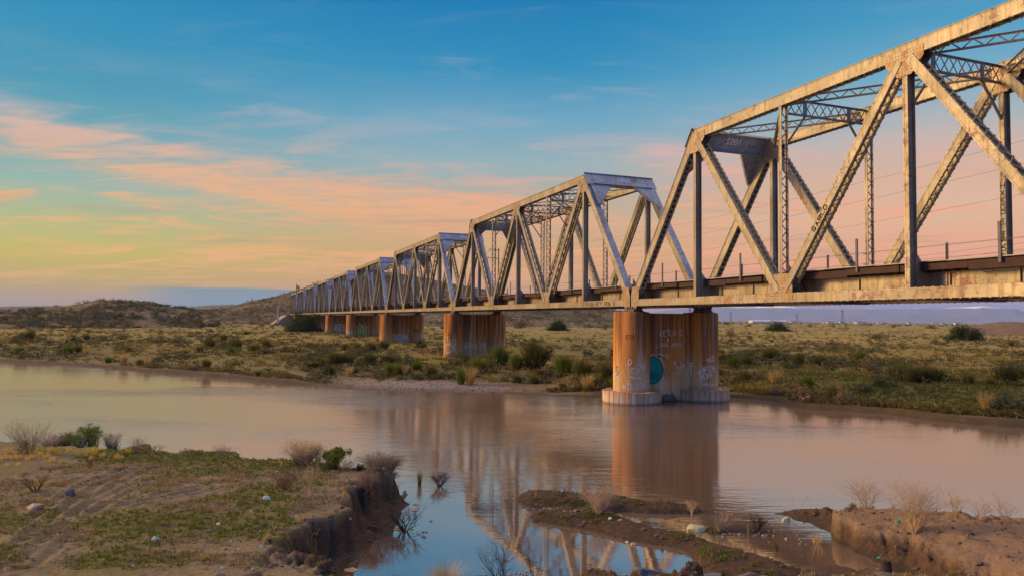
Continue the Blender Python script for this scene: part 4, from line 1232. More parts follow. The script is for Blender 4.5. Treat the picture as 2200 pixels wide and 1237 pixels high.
def mountain_mat():
    m, g, b = new_mat('haze_blue_rock_and_snow')
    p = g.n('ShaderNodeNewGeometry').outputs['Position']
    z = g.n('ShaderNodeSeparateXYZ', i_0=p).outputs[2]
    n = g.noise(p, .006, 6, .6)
    c = g.mix(n, (0.10, 0.12, 0.20, 1), (0.20, 0.22, 0.32, 1))  # blue of the distant haze mixed into the rock colour
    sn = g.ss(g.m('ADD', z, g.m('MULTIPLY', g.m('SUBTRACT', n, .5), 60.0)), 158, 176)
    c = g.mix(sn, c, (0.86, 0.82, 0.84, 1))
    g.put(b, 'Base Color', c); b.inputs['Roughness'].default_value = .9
    return m


M_HILL = hill_mat()
hill_a, HV1, HF1 = ridge('hill', [(-120, 668), (0, 666), (80, 663), (130, 658), (165, 653), (210, 645), (260, 646), (320, 651), (365, 659), (395, 662), (430, 668)], 360, 75, 70, M_HILL, .22, 200, 40, 201, .05)
hill_b, HV2, HF2 = ridge('hill', [(400, 668), (440, 665), (470, 662), (500, 657), (530, 649), (560, 643), (600, 634), (640, 624), (680, 609), (720, 594), (760, 586), (800, 581), (850, 584), (900, 593), (950, 604),
                                  (1000, 613), (1050, 622), (1100, 632), (1150, 640), (1200, 648), (1260, 657), (1320, 666), (1400, 675), (1480, 684)], 545, 125, 130, M_HILL, .24, 340, 60, 221, .07)
M_MOUNT = mountain_mat()
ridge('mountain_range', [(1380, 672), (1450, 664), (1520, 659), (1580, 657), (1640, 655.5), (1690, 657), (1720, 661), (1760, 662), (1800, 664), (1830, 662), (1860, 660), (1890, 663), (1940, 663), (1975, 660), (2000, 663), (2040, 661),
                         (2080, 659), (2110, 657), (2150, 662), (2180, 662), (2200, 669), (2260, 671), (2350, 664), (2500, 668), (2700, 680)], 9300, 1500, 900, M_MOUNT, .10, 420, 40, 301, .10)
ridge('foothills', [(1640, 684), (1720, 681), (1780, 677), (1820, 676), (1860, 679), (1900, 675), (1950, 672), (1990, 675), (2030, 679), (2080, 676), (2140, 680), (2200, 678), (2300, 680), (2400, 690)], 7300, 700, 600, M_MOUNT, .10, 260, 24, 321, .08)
ridge('distant_hills', [(-200, 660), (-60, 662), (0, 658), (60, 657), (140, 656), (250, 660), (340, 660), (400, 659), (450, 655), (490, 654), (540, 657), (620, 662), (720, 668)], 3600, 600, 500, M_HILL, .15, 240, 24, 341, .08)
ridge('spoil_mound', [(2085, 699), (2120, 694), (2150, 690), (2180, 690), (2215, 692), (2260, 697)], 380, 22, 20, plain_mat('spoil_earth', (0.15, 0.095, 0.055), .95, .5, .5, bump=.8), .2, 60, 16, 361)

# the line runs on over a low embankment
mb = MB()
for u0 in range(368, 1500, 40):
    a, b = bridge_xy(-1.5, u0), bridge_xy(-1.5, u0 + 40); a2, b2 = bridge_xy(WID + 2, u0), bridge_xy(WID + 2, u0 + 40)
    al, bl_ = bridge_xy(-11, u0), bridge_xy(-11, u0 + 40); ar, br = bridge_xy(WID + 12, u0), bridge_xy(WID + 12, u0 + 40)
    mb.add([(*al, .2), (*a, 6.6), (*a2, 6.6), (*ar, .2), (*bl_, .2), (*b, 6.6), (*b2, 6.6), (*br, .2)], [(0, 1, 5, 4), (1, 2, 6, 5), (2, 3, 7, 6)] + ([(0, 3, 2, 1)] if u0 == 368 else []))
tag(mb.build('railway_embankment', plain_mat('ballast', (0.30, 0.195, 0.135), .95, .3, .8, bump=.5)), kind='structure')

# ------------------------------------------------------------------ plant builders
NPR = np.random.RandomState


def leaf_cloud(seed, n, rx, ry, rz, leaf, clumps=14, sig=.26, base=.12, up=.35, flat=1.0):
    """leaf quads gathered in clumps spread over a dome"""
    r = NPR(seed)
    d = r.normal(size=(clumps, 3)); d[:, 2] = np.abs(d[:, 2]) * flat; d /= np.linalg.norm(d, axis=1)[:, None]
    cen = d * (r.uniform(.35, .82, (clumps, 1)))
    w = r.uniform(.5, 1.4, clumps); idx = r.choice(clumps, n, p=w / w.sum())
    q = cen[idx] + r.normal(size=(n, 3)) * (sig * r.uniform(.6, 1.2, clumps))[idx][:, None]
    q[:, 2] = np.abs(q[:, 2] + .04)
    P = q * np.array([rx, ry, rz]) + np.array([0, 0, base * rz])
    a = r.normal(size=(n, 3)); a[:, 2] += up * 2; a /= np.linalg.norm(a, axis=1)[:, None]
    b = np.cross(a, r.normal(size=(n, 3))); b /= np.linalg.norm(b, axis=1)[:, None]
    L = leaf * r.uniform(.6, 1.4, (n, 1)); W = L * r.uniform(.35, .6, (n, 1))
    V = np.stack([P - a * L - b * W * .3, P - b * W * .9 + a * L * .1, P + a * L, P + b * W * .9 + a * L * .1], 1).reshape(-1, 3)
    V[:, 2] = np.maximum(V[:, 2], 0.0)
    return V, np.arange(4 * n).reshape(-1, 4)


def blades(seed, n, h, rad, lean=.5, w=.012, curve=.5, seg=3, hv=.4):
    r = NPR(seed)
    a0 = r.uniform(0, 2 * np.pi, n); rr = rad * np.sqrt(r.uniform(0, 1, n)) * .45
    base = np.stack([np.cos(a0) * rr, np.sin(a0) * rr, np.zeros(n)], 1)
    a = a0 + r.normal(0, .5, n); ln = np.clip(r.normal(.5, .3, n), 0, 1.3) * lean; hh = h * r.uniform(1 - hv, 1.0, n)
    out = np.stack([np.cos(a), np.sin(a), np.zeros(n)], 1); sd_ = np.stack([-np.sin(a), np.cos(a), np.zeros(n)], 1)
    V = []; ts = np.linspace(0, 1, seg + 1)
    for t in ts:
        c = base + out * (ln * hh * (t * (1 - curve) + curve * t * t))[:, None] + np.array([0, 0, 1.0]) * (hh * (t - .22 * curve * ln * t * t))[:, None]
        ww = w * (1 - t) ** .7 + .0012
        V += [c - sd_ * ww / 2, c + sd_ * ww / 2]
    V = np.stack(V, 1)
    k = 2 * (seg + 1); base_i = np.arange(n)[:, None] * k
    Q = np.concatenate([base_i + np.array([[2 * s, 2 * s + 1, 2 * s + 3, 2 * s + 2]]) for s in range(seg)], 0)
    return V.reshape(-1, 3), Q


def twigs(seed, stems, h, spread, levels=4, r0=.012, kids=3, droop=.1, wander=.35, vert=.5, lenf=.62, splay=.75):
    """thin branching stems as three-sided tubes"""
    rg = random.Random(seed); S = []
    def grow(p, d, L, r, lv):
        for k in range(2):
            d = (d + Vector((rg.gauss(0, 1), rg.gauss(0, 1), rg.gauss(0, .6))) * wander * .35 + Vector((0, 0, vert * .12 - droop * (levels - lv) * .1))).normalized()
            q = p + d * L / 2
            S.append((p, q, r, r * .78)); p = q; r *= .78
            if lv > 0:
                for _ in range(kids if k == 1 else max(1, kids - 2)):
                    dd = (d + Vector((rg.gauss(0, 1), rg.gauss(0, 1), rg.gauss(.2, .7))) * splay).normalized()
                    grow(p, dd, L * lenf * rg.uniform(.7, 1.2), r * .72, lv - 1)
    for k in range(stems):
        a = rg.uniform(0, 6.28); sp = spread * math.sqrt(rg.random())
        grow(Vector((math.cos(a) * .03, math.sin(a) * .03, 0)), Vector((math.cos(a) * sp, math.sin(a) * sp, 1)).normalized(), h * .48 * rg.uniform(.75, 1.1), r0, levels - 1)
    A = np.array([s[0] for s in S]); B = np.array([s[1] for s in S]); ra = np.array([s[2] for s in S]); rb = np.array([s[3] for s in S])
    d = B - A; d /= np.linalg.norm(d, axis=1)[:, None] + 1e-9
    u = np.cross(d, np.array([.31, .52, .79])); u /= np.linalg.norm(u, axis=1)[:, None] + 1e-9; v = np.cross(d, u)
    ring = [u * math.cos(t) + v * math.sin(t) for t in (0, 2.094, 4.189)]
    V = np.stack([A + q * ra[:, None] for q in ring] + [B + q * rb[:, None] for q in ring], 1)
    sc = h / max(.01, np.percentile(B[:, 2], 98)); V = V.reshape(-1, 3) * sc
    V[:, 2] = np.maximum(V[:, 2], -.05)
    bi = np.arange(len(S))[:, None] * 6
    Q = np.concatenate([bi + np.array([[k, (k + 1) % 3, 3 + (k + 1) % 3, 3 + k]]) for k in range(3)], 0)
    tips = B[rb < np.percentile(rb, 35)] * sc
    return V, Q, tips


def leaves_at(seed, tips, n, jit, leaf):
    r = NPR(seed); P = tips[r.randint(0, len(tips), n)] + r.normal(size=(n, 3)) * jit
    a = r.normal(size=(n, 3)); a[:, 2] += 1.0; a /= np.linalg.norm(a, axis=1)[:, None]
    b = np.cross(a, r.normal(size=(n, 3))); b /= np.linalg.norm(b, axis=1)[:, None]
    L = leaf * r.uniform(.6, 1.4, (n, 1)); W = L * .4
    V = np.stack([P - a * L, P - b * W, P + a * L, P + b * W], 1).reshape(-1, 3)
    return V, np.arange(4 * n).reshape(-1, 4)


def merge(*parts):
    V, Q, n = [], [], 0
    for v, q in parts: V.append(v); Q.append(q + n); n += len(v)
    return np.concatenate(V), np.concatenate(Q)


M_SAGE = plant_mat('sage_leaves', (0.055, 0.055, 0.020), (0.16, 0.135, 0.050))
M_DARKG = plant_mat('dark_evergreen_leaves', (0.028, 0.042, 0.010), (0.055, 0.078, 0.014))
M_GREEN = plant_mat('fresh_green_leaves', (0.10, 0.135, 0.012), (0.19, 0.21, 0.022))
M_OLIVE = plant_mat('olive_leaves', (0.075, 0.072, 0.014), (0.17, 0.145, 0.03))
M_BROWN = plant_mat('rusty_dry_leaves', (0.12, 0.065, 0.028), (0.20, 0.12, 0.05))
M_TANLEAF = plant_mat('tan_dry_leaves', (0.22, 0.13, 0.055), (0.38, 0.24, 0.115))
M_STRAW = plant_mat('straw_blades', (0.42, 0.275, 0.075), (0.60, 0.42, 0.135), .25)
M_TANT = plant_mat('tan_twigs', (0.40, 0.265, 0.14), (0.55, 0.385, 0.22), .25, trans=0)
M_GREYT = plant_mat('grey_twigs', (0.19, 0.135, 0.085), (0.32, 0.24, 0.155), .25, trans=0)
M_DARKT = plant_mat('charred_twigs', (0.035, 0.022, 0.017), (0.07, 0.042, 0.03), .25, trans=0)
M_DEADB = plant_mat('dead_brush_twigs', (0.20, 0.125, 0.07), (0.36, 0.245, 0.145), .3, trans=0)
M_REDT = plant_mat('reddish_dry_twigs', (0.14, 0.055, 0.032), (0.22, 0.10, 0.055), .25, trans=0)
M_BARK = plain_mat('bark', (0.09, 0.06, 0.04), .9, .4, 3.0)
M_YELL = plant_mat('golden_grass', (0.60, 0.40, 0.06), (0.74, 0.54, 0.12), .2)

RG = random.Random(11)


def put(o, x, y, z, s=1.0, rz=None, sz=None):
    o.location = (x, y, z); o.scale = (s, s, sz if sz is not None else s); o.rotation_euler = (0, 0, RG.uniform(0, 6.28) if rz is None else rz)
    return o


# trees and very large bushes on the plain
def tree(px, py, wpx, hpx, label, seed, mats=(M_DARKG, M_BARK), n=5200, droopy=False, cat='tree', name='tree', group=None):
    x, y, z = ground_at(px, py, 1.2); k = y / FOC
    w, h = wpx * k, hpx * k
    root = empty(name, (x, y, z), label=label, cat=cat, group=group)
    V, Q, tips = twigs(seed, 4, h * .8, .7, 3, w * .016, 3)
    V[:, :2] *= (w * .36) / max(.1, np.abs(V[:, :2]).max())
    link('trunk', np_mesh('trunk', V, Q, None, mats[1]), root)
    cv, cq = leaf_cloud(seed, n, w * .47, w * .42, h * .72, w * .020, 34, .17, .02, -.5 if droopy else .2, .9)
    r = NPR(seed + 1)
    cv2, cq2 = leaf_cloud(seed + 3, n // 3, w * .50, w * .45, h * .30, w * .022, 18, .2, .0, 0, .5)
    V, Q = merge((cv, cq), (cv2, cq2))
    link('crown', np_mesh('crown', V, Q, None, mats[0]), root)
    return root


tree(652, 712, 88, 56, 'big dark tree with drooping foliage hiding the far piers', 401, n=7000, droopy=True)
tree(1198, 710, 56, 34, 'round dark green tree standing alone beyond the gap under the second span', 402)
tree(2074, 731, 86, 44, 'broad dark green tree in the open plain, largest on its side of the river pier', 403, n=6500)
tree(1671, 711, 60, 30, 'wide dark green tree below the nearest span with a low flank', 404)
tree(1570, 722, 30, 24, 'brown leafless looking bush close beside the river pier', 405, (M_BROWN, M_BARK), 1500, cat='bush', name='bush')
tree(1880, 727, 30, 17, 'small rust brown bush alone in the straw plain', 406, (M_BROWN, M_BARK), 1500, cat='bush', name='bush')
tree(60, 694, 60, 32, 'rust brown spreading bush on the plain in front of the low hills', 407, (M_BROWN, M_BARK), 1800, cat='bush', name='bush')
tree(358, 693, 56, 26, 'olive brown bush at the foot of the rounded hill', 408, (M_OLIVE, M_BARK), 1800, cat='bush', name='bush')
tree(1118, 706, 34, 22, 'reddish brown bush beside the lone round tree', 409, (M_BROWN, M_BARK), 1200, cat='bush', name='bush')
tree(2160, 712, 50, 15, 'low olive bush at the foot of the earth mound', 410, (M_OLIVE, M_BARK), 1500, cat='bush', name='bush')
tree(540, 692, 26, 18, 'dark bush in front of the railway embankment', 411, (M_DARKG, M_BARK), 1200, cat='bush', name='bush')
tree(20, 676, 40, 14, 'dark green thicket at the edge of the plain', 412, (M_DARKG, M_BARK), 1500, cat='bush', name='bush')
tree(445, 682, 40, 14, 'dark green bush below the reddish cut of the hill', 413, (M_DARKG, M_BARK), 1200, cat='bush', name='bush')
tree(2000, 705, 32, 12, 'flat green bush out on the plain near the broad dark tree', 414, (M_OLIVE, M_BARK), 1000, cat='bush', name='bush')
for k, (px, py, w, h) in enumerate([(130, 676, 34, 10), (290, 678, 40, 12), (1560, 697, 26, 9), (1740, 702, 18, 8), (1790, 703, 16, 7), (1920, 703, 18, 8), (1610, 702, 22, 7), (1870, 699, 14, 6), (1300, 706, 22, 12), (1265, 703, 30, 12)]):
    tree(px, py, w, h, 'small dark bush far out on the plain', 420 + k, (M_DARKG, M_BARK), 500, cat='bush', name='bush', group='small dark bushes far out on the plain')

# saguaros on the skyline
for px, py, h in ((541, 650, 9), (637, 623, 13), (641, 622, 9), (900, 598, 9)):
    d = ray(px, py); r_ = 543 / math.hypot(d[0], d[1]); x, y = d[0] * r_, d[1] * r_; z = CAM_Z + d[2] * r_ - 1.2; hh = h * y / FOC + 1.2
    mb = MB(); mb.tube((0, 0, 0), (0, 0, hh * .96), .34, .30, 8); mb.tube((0, 0, hh * .96), (0, 0, hh), .30, .12, 8)
    mb.tube((0, 0, hh * .45), (.8, 0, hh * .5), .22, .22, 6); mb.tube((.8, 0, hh * .48), (.85, 0, hh * .8), .24, .16, 6)
    o = mb.build('saguaro_cactus', M_DARKG, loc=(x, y, z)); tag(o, 'thin upright cactus on the skyline of the hill', 'cactus', 'cacti on the hill')

# shrub kinds used all over the far bank
def shrub_kind(name, fol_mat, st_mat, seed, n, leaf, style):
    if style == 'leafy':
        fv = leaf_cloud(seed, n, .5, .48, .62, leaf, 16, .22, .02, .5)
        tv = twigs(seed, 7, .55, .9, 3, .008, 2)
    elif style == 'broom':
        fv = blades(seed, n, .95, .34, .55, .022, .25, 2, .45)
        tv = twigs(seed, 6, .6, .7, 3, .007, 2)
        lv = leaf_cloud(seed + 2, n // 2, .44, .42, .66, leaf, 14, .2, .10, .8)
        fv = merge(fv, lv)
    else:
        fv = blades(seed, n, .9, .30, .6, .016, .5, 3, .55); tv = None
    fm = np_mesh(name + '_foliage', fv[0], fv[1], None, fol_mat)
    sm = np_mesh(name + '_stems', tv[0], tv[1], None, st_mat) if tv else None
    return fm, sm


KINDS = {
    'sage': [shrub_kind('sage', M_SAGE, M_GREYT, 500 + k, 420, .055, 'leafy') for k in range(4)],
    'olive': [shrub_kind('olive', M_OLIVE, M_GREYT, 510 + k, 420, .05, 'broom') for k in range(4)],
    'green': [shrub_kind('green', M_GREEN, M_GREYT, 520 + k, 520, .045, 'broom') for k in range(3)],
    'straw': [shrub_kind('straw', M_STRAW, M_TANT, 530 + k, 260, .03, 'grass') for k in range(3)],
    'dry': [shrub_kind('dry', M_TANLEAF, M_GREYT, 540 + k, 300, .045, 'leafy') for k in range(3)],
    'dark': [shrub_kind('dark', M_DARKG, M_GREYT, 550 + k, 420, .055, 'leafy') for k in range(3)],
}


def shrub(kind, x, y, z, w, h, label, group=None, parts=True, name='shrub', cat='shrub'):
    fm, sm = RG.choice(KINDS[kind])
    if parts and sm:
        o = empty(name, label=label, cat=cat, group=group)
        link('foliage', fm, o); link('stems', sm, o)
    else:
        o = tag(link(name, fm), label, cat, group)
    put(o, x, y, z - .02, w, None, h * 1.15)
    return o


def shrub_px(kind, px, py, wpx, hpx, label, group=None, name='shrub', cat='shrub'):
    x, y, z = ground_at(px, py, .8); k = y / FOC
    return shrub(kind, x, y, z, wpx * k, hpx * k, label, group, True, name, cat)


for a in (('green', 1075, 786, 62, 46, 'fresh green bush close to the foot of the deep orange pier'), ('olive', 1150, 792, 104, 62, 'tall olive bush, largest of the thicket between the two nearest piers'),
          ('green', 1110, 792, 46, 34, 'small green bush at the foot of the tall olive bush'), ('green', 1212, 803, 66, 42, 'rounded bright green bush on bare soil in front of the thicket'),
          ('olive', 1252, 815, 66, 40, 'olive green bush between the bright green bush and the river pier'), ('olive', 1300, 818, 56, 40, 'yellowish bush just short of the river pier'),
          ('green', 990, 824, 40, 38, 'bright green bush with straw behind it on the gravel beach'), ('straw', 1010, 826, 56, 44, 'straw coloured grass clump beside the bright green bush on the gravel'),
          ('dry', 1718, 871, 86, 50, 'large dry tan bush standing just above the waterline'), ('dry', 1815, 877, 46, 40, 'round dry tan bush at the waterline near the meadow'), ('dry', 1670, 858, 40, 34, 'dry brown bush beside the large tan one'),
          ('straw', 1262, 838, 56, 40, 'pinkish dry grass clump beside the river pier'), ('straw', 2118, 852, 60, 46, 'tall pale grass clump beside the green meadow'), ('sage', 2165, 884, 84, 52, 'big grey green sage bush on the bank by the meadow'),
          ('sage', 1900, 828, 60, 38, 'sage bush on the rim above the green meadow'), ('olive', 1960, 822, 54, 40, 'olive bush on the rim above the green meadow'), ('straw', 1792, 846, 66, 34, 'pale grass clump in front of the sage above the meadow'),
          ('green', 1733, 838, 56, 30, 'green bush on the bank past the river pier'), ('straw', 1664, 828, 52, 34, 'straw bush on the bank past the river pier'), ('sage', 1860, 845, 50, 22, 'low sage clump at the meadow edge'),
          ('olive', 1600, 822, 50, 24, 'low olive bush directly past the river pier'), ('sage', 1560, 784, 46, 22, 'sage bush level with the river pier wall'),
          ('straw', 266, 787, 36, 27, 'pale straw clump by the water, widest on the far shore'), ('straw', 316, 786, 24, 22, 'narrow pale straw clump by the water beside a wider one'), ('straw', 88, 764, 9, 13, 'tiny upright straw tuft above the shore'),
          ('straw', 185, 762, 26, 18, 'pale straw tuft among green shrubs near the shore'), ('straw', 750, 810, 30, 26, 'yellow grass clump on the sandy beach'), ('straw', 870, 808, 30, 28, 'yellowish grass clump nearest the gravel beach'),
          ('straw', 213, 782, 9, 12, 'small golden tuft at the waterline'), ('green', 232, 780, 26, 14, 'low green clump at the waterline'), ('dry', 105, 780, 26, 14, 'brown clump at the waterline'),
          ('sage', 962, 764, 40, 24, 'sage at the foot of the deep orange pier'), ('olive', 1000, 778, 36, 18, 'olive clump in front of the deep orange pier'), ('dry', 1040, 770, 40, 26, 'brown bush against the deep orange pier wall'),
          ('dark', 905, 748, 30, 28, 'dark bush at the edge of the pale scribbled pier')):
    shrub_px(*a)

# the many shrubs nothing tells apart: stratified over what can be seen of the plain
G_ = {'sage': ('low grey green shrub scattered on the plain across the river', 'grey green shrubs on the plain'), 'olive': ('low olive shrub scattered on the plain across the river', 'olive shrubs on the plain'),
      'dark': ('small dark shrub scattered on the plain across the river', 'dark shrubs on the plain'), 'dry': ('low brown shrub scattered on the plain across the river', 'brown shrubs on the plain'),
      'green': ('low green shrub in the belt along the far bank', 'green shrubs along the far bank'), 'straw': ('straw coloured clump scattered along the far bank', 'straw clumps along the far bank')}


def plain_points(n, y0, y1, seed, x0=-40, x1=2240):
    r = NPR(seed); m = n * 4
    px, py = r.uniform(x0, x1, m), r.uniform(y0, y1, m)
    P = np.array([on_plane(a, b, 1.0) for a, b in zip(px, py)])
    ok = (P[:, 1] < 900) & (P[:, 1] > 20)
    px, py, P = px[ok], py[ok], P[ok]
    dd = sdf(P[:, 0], P[:, 1], FAR)
    u = (P - NV * DIST) @ DV - U0; v = P @ NV - DIST                      # keep clear of the piers
    ok = (dd > 1.5) & ~((v > -3) & (v < WID + 4) & (np.abs((u + LTOT / 2) % LTOT - LTOT / 2) < 3))
    return list(zip(px[ok], py[ok], P[ok, 0], P[ok, 1], dd[ok]))[:n]


def patch(px, py): return fbm(np.asarray(px) / 150., np.asarray(py) / 26., 3, 91)


cnt = cnt_far = 0
cand = plain_points(4200, 690, 905, 61)
cx = np.array([c[2] for c in cand]); cy = np.array([c[3] for c in cand]); cz = height(cx, cy)
rs = NPR(7)
small = []
PN = patch([c[0] for c in cand], [c[1] for c in cand])
for (px, py, x, y, dd), z, pn in zip(cand, cz, PN):
    belt = dd < 42
    if 24 < x < 62 and dd < 14: continue                       # open meadow
    if -16 < x < 4 and dd < 7: continue                         # gravel beach
    want = (pn > .47) if belt else (pn > .60 and cnt_far < 90)
    if want and cnt < 300 and py > 697:
        cnt_far += not belt
        if belt: kind = rs.choice(['sage', 'olive', 'green', 'straw', 'dark', 'dry'], p=[.32, .24, .14, .12, .08, .10])
        else: kind = rs.choice(['sage', 'olive', 'dark', 'dry', 'straw'], p=[.38, .12, .28, .16, .06])
        w = (rs.uniform(.8, 2.0) + rs.uniform(0, 1.4) * sstep(dd, 4, 18)) if belt else rs.uniform(1.0, 2.6)
        if kind == 'straw': w *= .6
        shrub(kind, x, y, z, w, w * rs.uniform(.45, .72), G_[kind][0], G_[kind][1], False)
        cnt += 1
    else: small.append((x, y, z, pn, dd))


def scatter(name, pts, make, mat, label=None):
    parts = []
    for k, p in enumerate(pts):
        V, Q = make(k, p)
        parts.append((V + np.array([p[0], p[1], p[2]]), Q))
    V, Q = merge(*parts)
    return tag(link(name, np_mesh(name, V, Q, None, mat)), kind='stuff')


protos_s = [leaf_cloud(700 + k, 26, .5, .5, .42, .13, 5, .3, .0, .3) for k in range(8)]
protos_g = [blades(720 + k, 16, .5, .5, .7, .05, .4, 1, .5) for k in range(8)]
low = [p for p in small if p[4] > 3]
rs2 = NPR(17)
more = plain_points(5200, 688, 800, 62)
mx = np.array([c[2] for c in more]); my = np.array([c[3] for c in more]); mz = height(mx, my)
lowpts = [(p[0], p[1], p[2]) for p in low if p[3] > .40] + [(x, y, z) for (px, py, x, y, dd), z, q in zip(more, mz, patch([c[0] for c in more], [c[1] for c in more])) if q > .50]
lowpts = [p for p, q in zip(lowpts, fbm(np.array([p[0] for p in lowpts]) / 11, np.array([p[1] for p in lowpts]) / 9, 3, 143)) if q > .38]
def mk_s(k, p):
    V, Q = protos_s[k % 8]; s = rs2.uniform(.35, 1.55) * (1 + p[1] / 500); return V * np.array([s, s, s * .8]), Q
scatter('low_scrub', lowpts, mk_s, M_SAGE)
gp = plain_points(7000, 690, 850, 63)
gx = np.array([c[2] for c in gp]); gy = np.array([c[3] for c in gp]); gz = height(gx, gy)
gpts = [(x, y, z) for (px, py, x, y, dd), z in zip(gp, gz) if not (24 < x < 62 and dd < 14) and not (-16 < x < 4 and dd < 7)]
def mk_g(k, p):
    V, Q = protos_g[k % 8]; s = rs2.uniform(.6, 1.3) * (1 + p[1] / 260); return V * np.array([s * 1.3, s * 1.3, s * .62]), Q
gpts = [p for p, q in zip(gpts, fbm(np.array([p[0] for p in gpts]) / 16, np.array([p[1] for p in gpts]) / 11, 3, 141)) if q > .40]
scatter('dry_grass', gpts, mk_g, plant_mat('plain_grass_blades', (0.10, 0.075, 0.016), (0.42, 0.28, 0.055), .4))
# scrub on the hills
hp = []
for HV, HF, seed, n in ((HV1, HF1, 3, 2600), (HV2, HF2, 4, 5200)):
    r = NPR(seed); ok = np.where((HF > .06) & (HV[:, 2] > .8))[0]; idx = r.choice(ok, n)
    dens = fbm(HV[idx, 0] / 18, HV[idx, 1] / 18, 3, 95); idx = idx[dens > .40]
    hp += [tuple(HV[i] + np.array([r.normal() * 1.2, r.normal() * 1.2, -.1])) for i in idx]
def mk_h(k, p):
    V, Q = protos_s[k % 8]; s = rs2.uniform(.8, 3.0); return V * np.array([s, s, s]), Q
scatter('hill_scrub', hp, mk_h, plant_mat('hill_scrub_leaves', (0.05, 0.052, 0.016), (0.12, 0.11, 0.038)))
far_px = [(px, py) for px, py, *_ in plain_points(1500, 686.5, 700, 66, 1480, 2260)]
fp = []
r = NPR(77)
while len(fp) < 900:
    az = R(r.uniform(11, 40)); rr_ = r.uniform(900, 3200); fp.append((math.sin(az) * rr_, math.cos(az) * rr_, .4))
while len(fp) < 1500:
    az = R(r.uniform(-42, -22)); rr_ = r.uniform(420, 1800); fp.append((math.sin(az) * rr_, math.cos(az) * rr_, .4))
def mk_f(k, p):
    V, Q = protos_s[k % 8]; s = rs2.uniform(3, 9); return V * np.array([s, s, s * .8]), Q
scatter('far_treeline', fp, mk_f, plant_mat('far_scrub_leaves', (0.05, 0.05, 0.022), (0.11, 0.095, 0.045)))

# ------------------------------------------------------------------ foreground plants
def fg(kind, px, py, wpx, hpx, label, seed, mats=None, z0=1.0, group=None, name=None, cat=None, **kw):
    """a plant rooted at the ground seen at (px,py); width and height given by its size in the photo"""
    x, y, z = ground_at(px, py, z0); k = y / FOC; w, h = wpx * k, hpx * k
    name = name or {'weed': 'dry_weed', 'bush': 'bush', 'twig': 'twig_bush', 'grass': 'grass_clump', 'reed': 'reed_clump', 'dark': 'charred_bush'}[kind]
    root = empty(name, (x, y, z - .02), label=label, cat=cat or name.replace('_', ' '), group=group)
    def fit(V, ww=w):
        e = np.percentile(np.abs(V[:, :2]), 97); V[:, :2] *= (ww * .5) / max(.02, e); return V
    if kind == 'weed':                                    # upright dry stalks with seed heads above a dark base
        V, Q, tips = twigs(seed, int(kw.get('stems', 26) * 2), h, kw.get('spread', .35), 3, .0045, 2, 0, .22, .9, .62, .32)
        sc = (w * .5) / max(.02, np.percentile(np.abs(V[:, :2]), 97)); V[:, :2] *= sc; tips = tips * np.array([sc, sc, 1])
        link('stalks', np_mesh('stalks', V, Q, None, (mats or (M_TANT,))[0]), root)
        lv, lq = leaves_at(seed, tips, kw.get('heads', 420), .025, .018)
        link('seed_heads', np_mesh('seed_heads', lv, lq, None, (mats or (0, M_STRAW))[1]), root)
        if kw.get('base', True):
            cv, cq = leaf_cloud(seed + 1, 420, w * .46, w * .3, h * .42, .03, 10, .2, .05)
            link('foliage', np_mesh('foliage', cv, cq, None, (mats or (0, 0, M_SAGE))[2]), root)
    elif kind == 'bush':                                  # brush of green shoots over woody stems
        V, Q, tips = twigs(seed, kw.get('stems', 12), h * .8, .55, 3, .010, 3, 0, .2, 1.0, .62, .42)
        sc = (w * .44) / max(.02, np.percentile(np.abs(V[:, :2]), 97)); V[:, :2] *= sc; tips = tips * np.array([sc, sc, 1])
        link('stems', np_mesh('stems', V, Q, None, M_GREYT), root)
        hi = tips[tips[:, 2] > h * .3]
        lv, lq = leaves_at(seed, hi, kw.get('leaves', 2600), .045, .030)
        b = blades(seed + 4, 160, h * .96, w * .5, w / h * .55, .014, .1, 2, .4)
        lv, lq = merge((lv, lq), b)
        link('foliage', np_mesh('foliage', lv, lq, None, (mats or (M_GREEN,))[0]), root)
    elif kind == 'twig':                                  # airy tumbleweed-like tangle
        V, Q, tips = twigs(seed, int(kw.get('stems', 14) * 1.15), h, kw.get('spread', .6), kw.get('levels', 4), kw.get('r', .0075), 3, kw.get('droop', .05), .42, .5, .62, .62)
        sc = (w * .5) / max(.02, np.percentile(np.abs(V[:, :2]), 96)); V[:, :2] *= sc; tips = tips * np.array([sc, sc, 1])
        link('stems', np_mesh('stems', V, Q, None, (mats or (M_TANT,))[0]), root)
        if kw.get('leaves', 300):
            lv, lq = leaves_at(seed, tips, kw.get('leaves', 300), .02, .012)
            link('seed_heads', np_mesh('seed_heads', lv, lq, None, (mats or (0, M_TANT))[-1]), root)
    elif kind == 'grass':
        V, Q = blades(seed, kw.get('n', 260), h, w * .45, w / h * .75, kw.get('bw', .009), .5, 4, .55)
        link('blades', np_mesh('blades', V, Q, None, (mats or (M_STRAW,))[0]), root)
    elif kind == 'reed':
        V, Q = blades(seed, kw.get('n', 40), h, w * .3, w / h * .5, .014, .15, 3, .5)
        link('blades', np_mesh('blades', V, Q, None, (mats or (M_GREYT,))[0]), root)
    elif kind == 'dark':
        V, Q, tips = twigs(seed, kw.get('stems', 7), h, kw.get('spread', .55), 4, .010, 3, 0, .3, .9, .66, .5)
        V = fit(V)
        link('stems', np_mesh('stems', V, Q, None, (mats or (M_DARKT,))[0]), root)
    return root


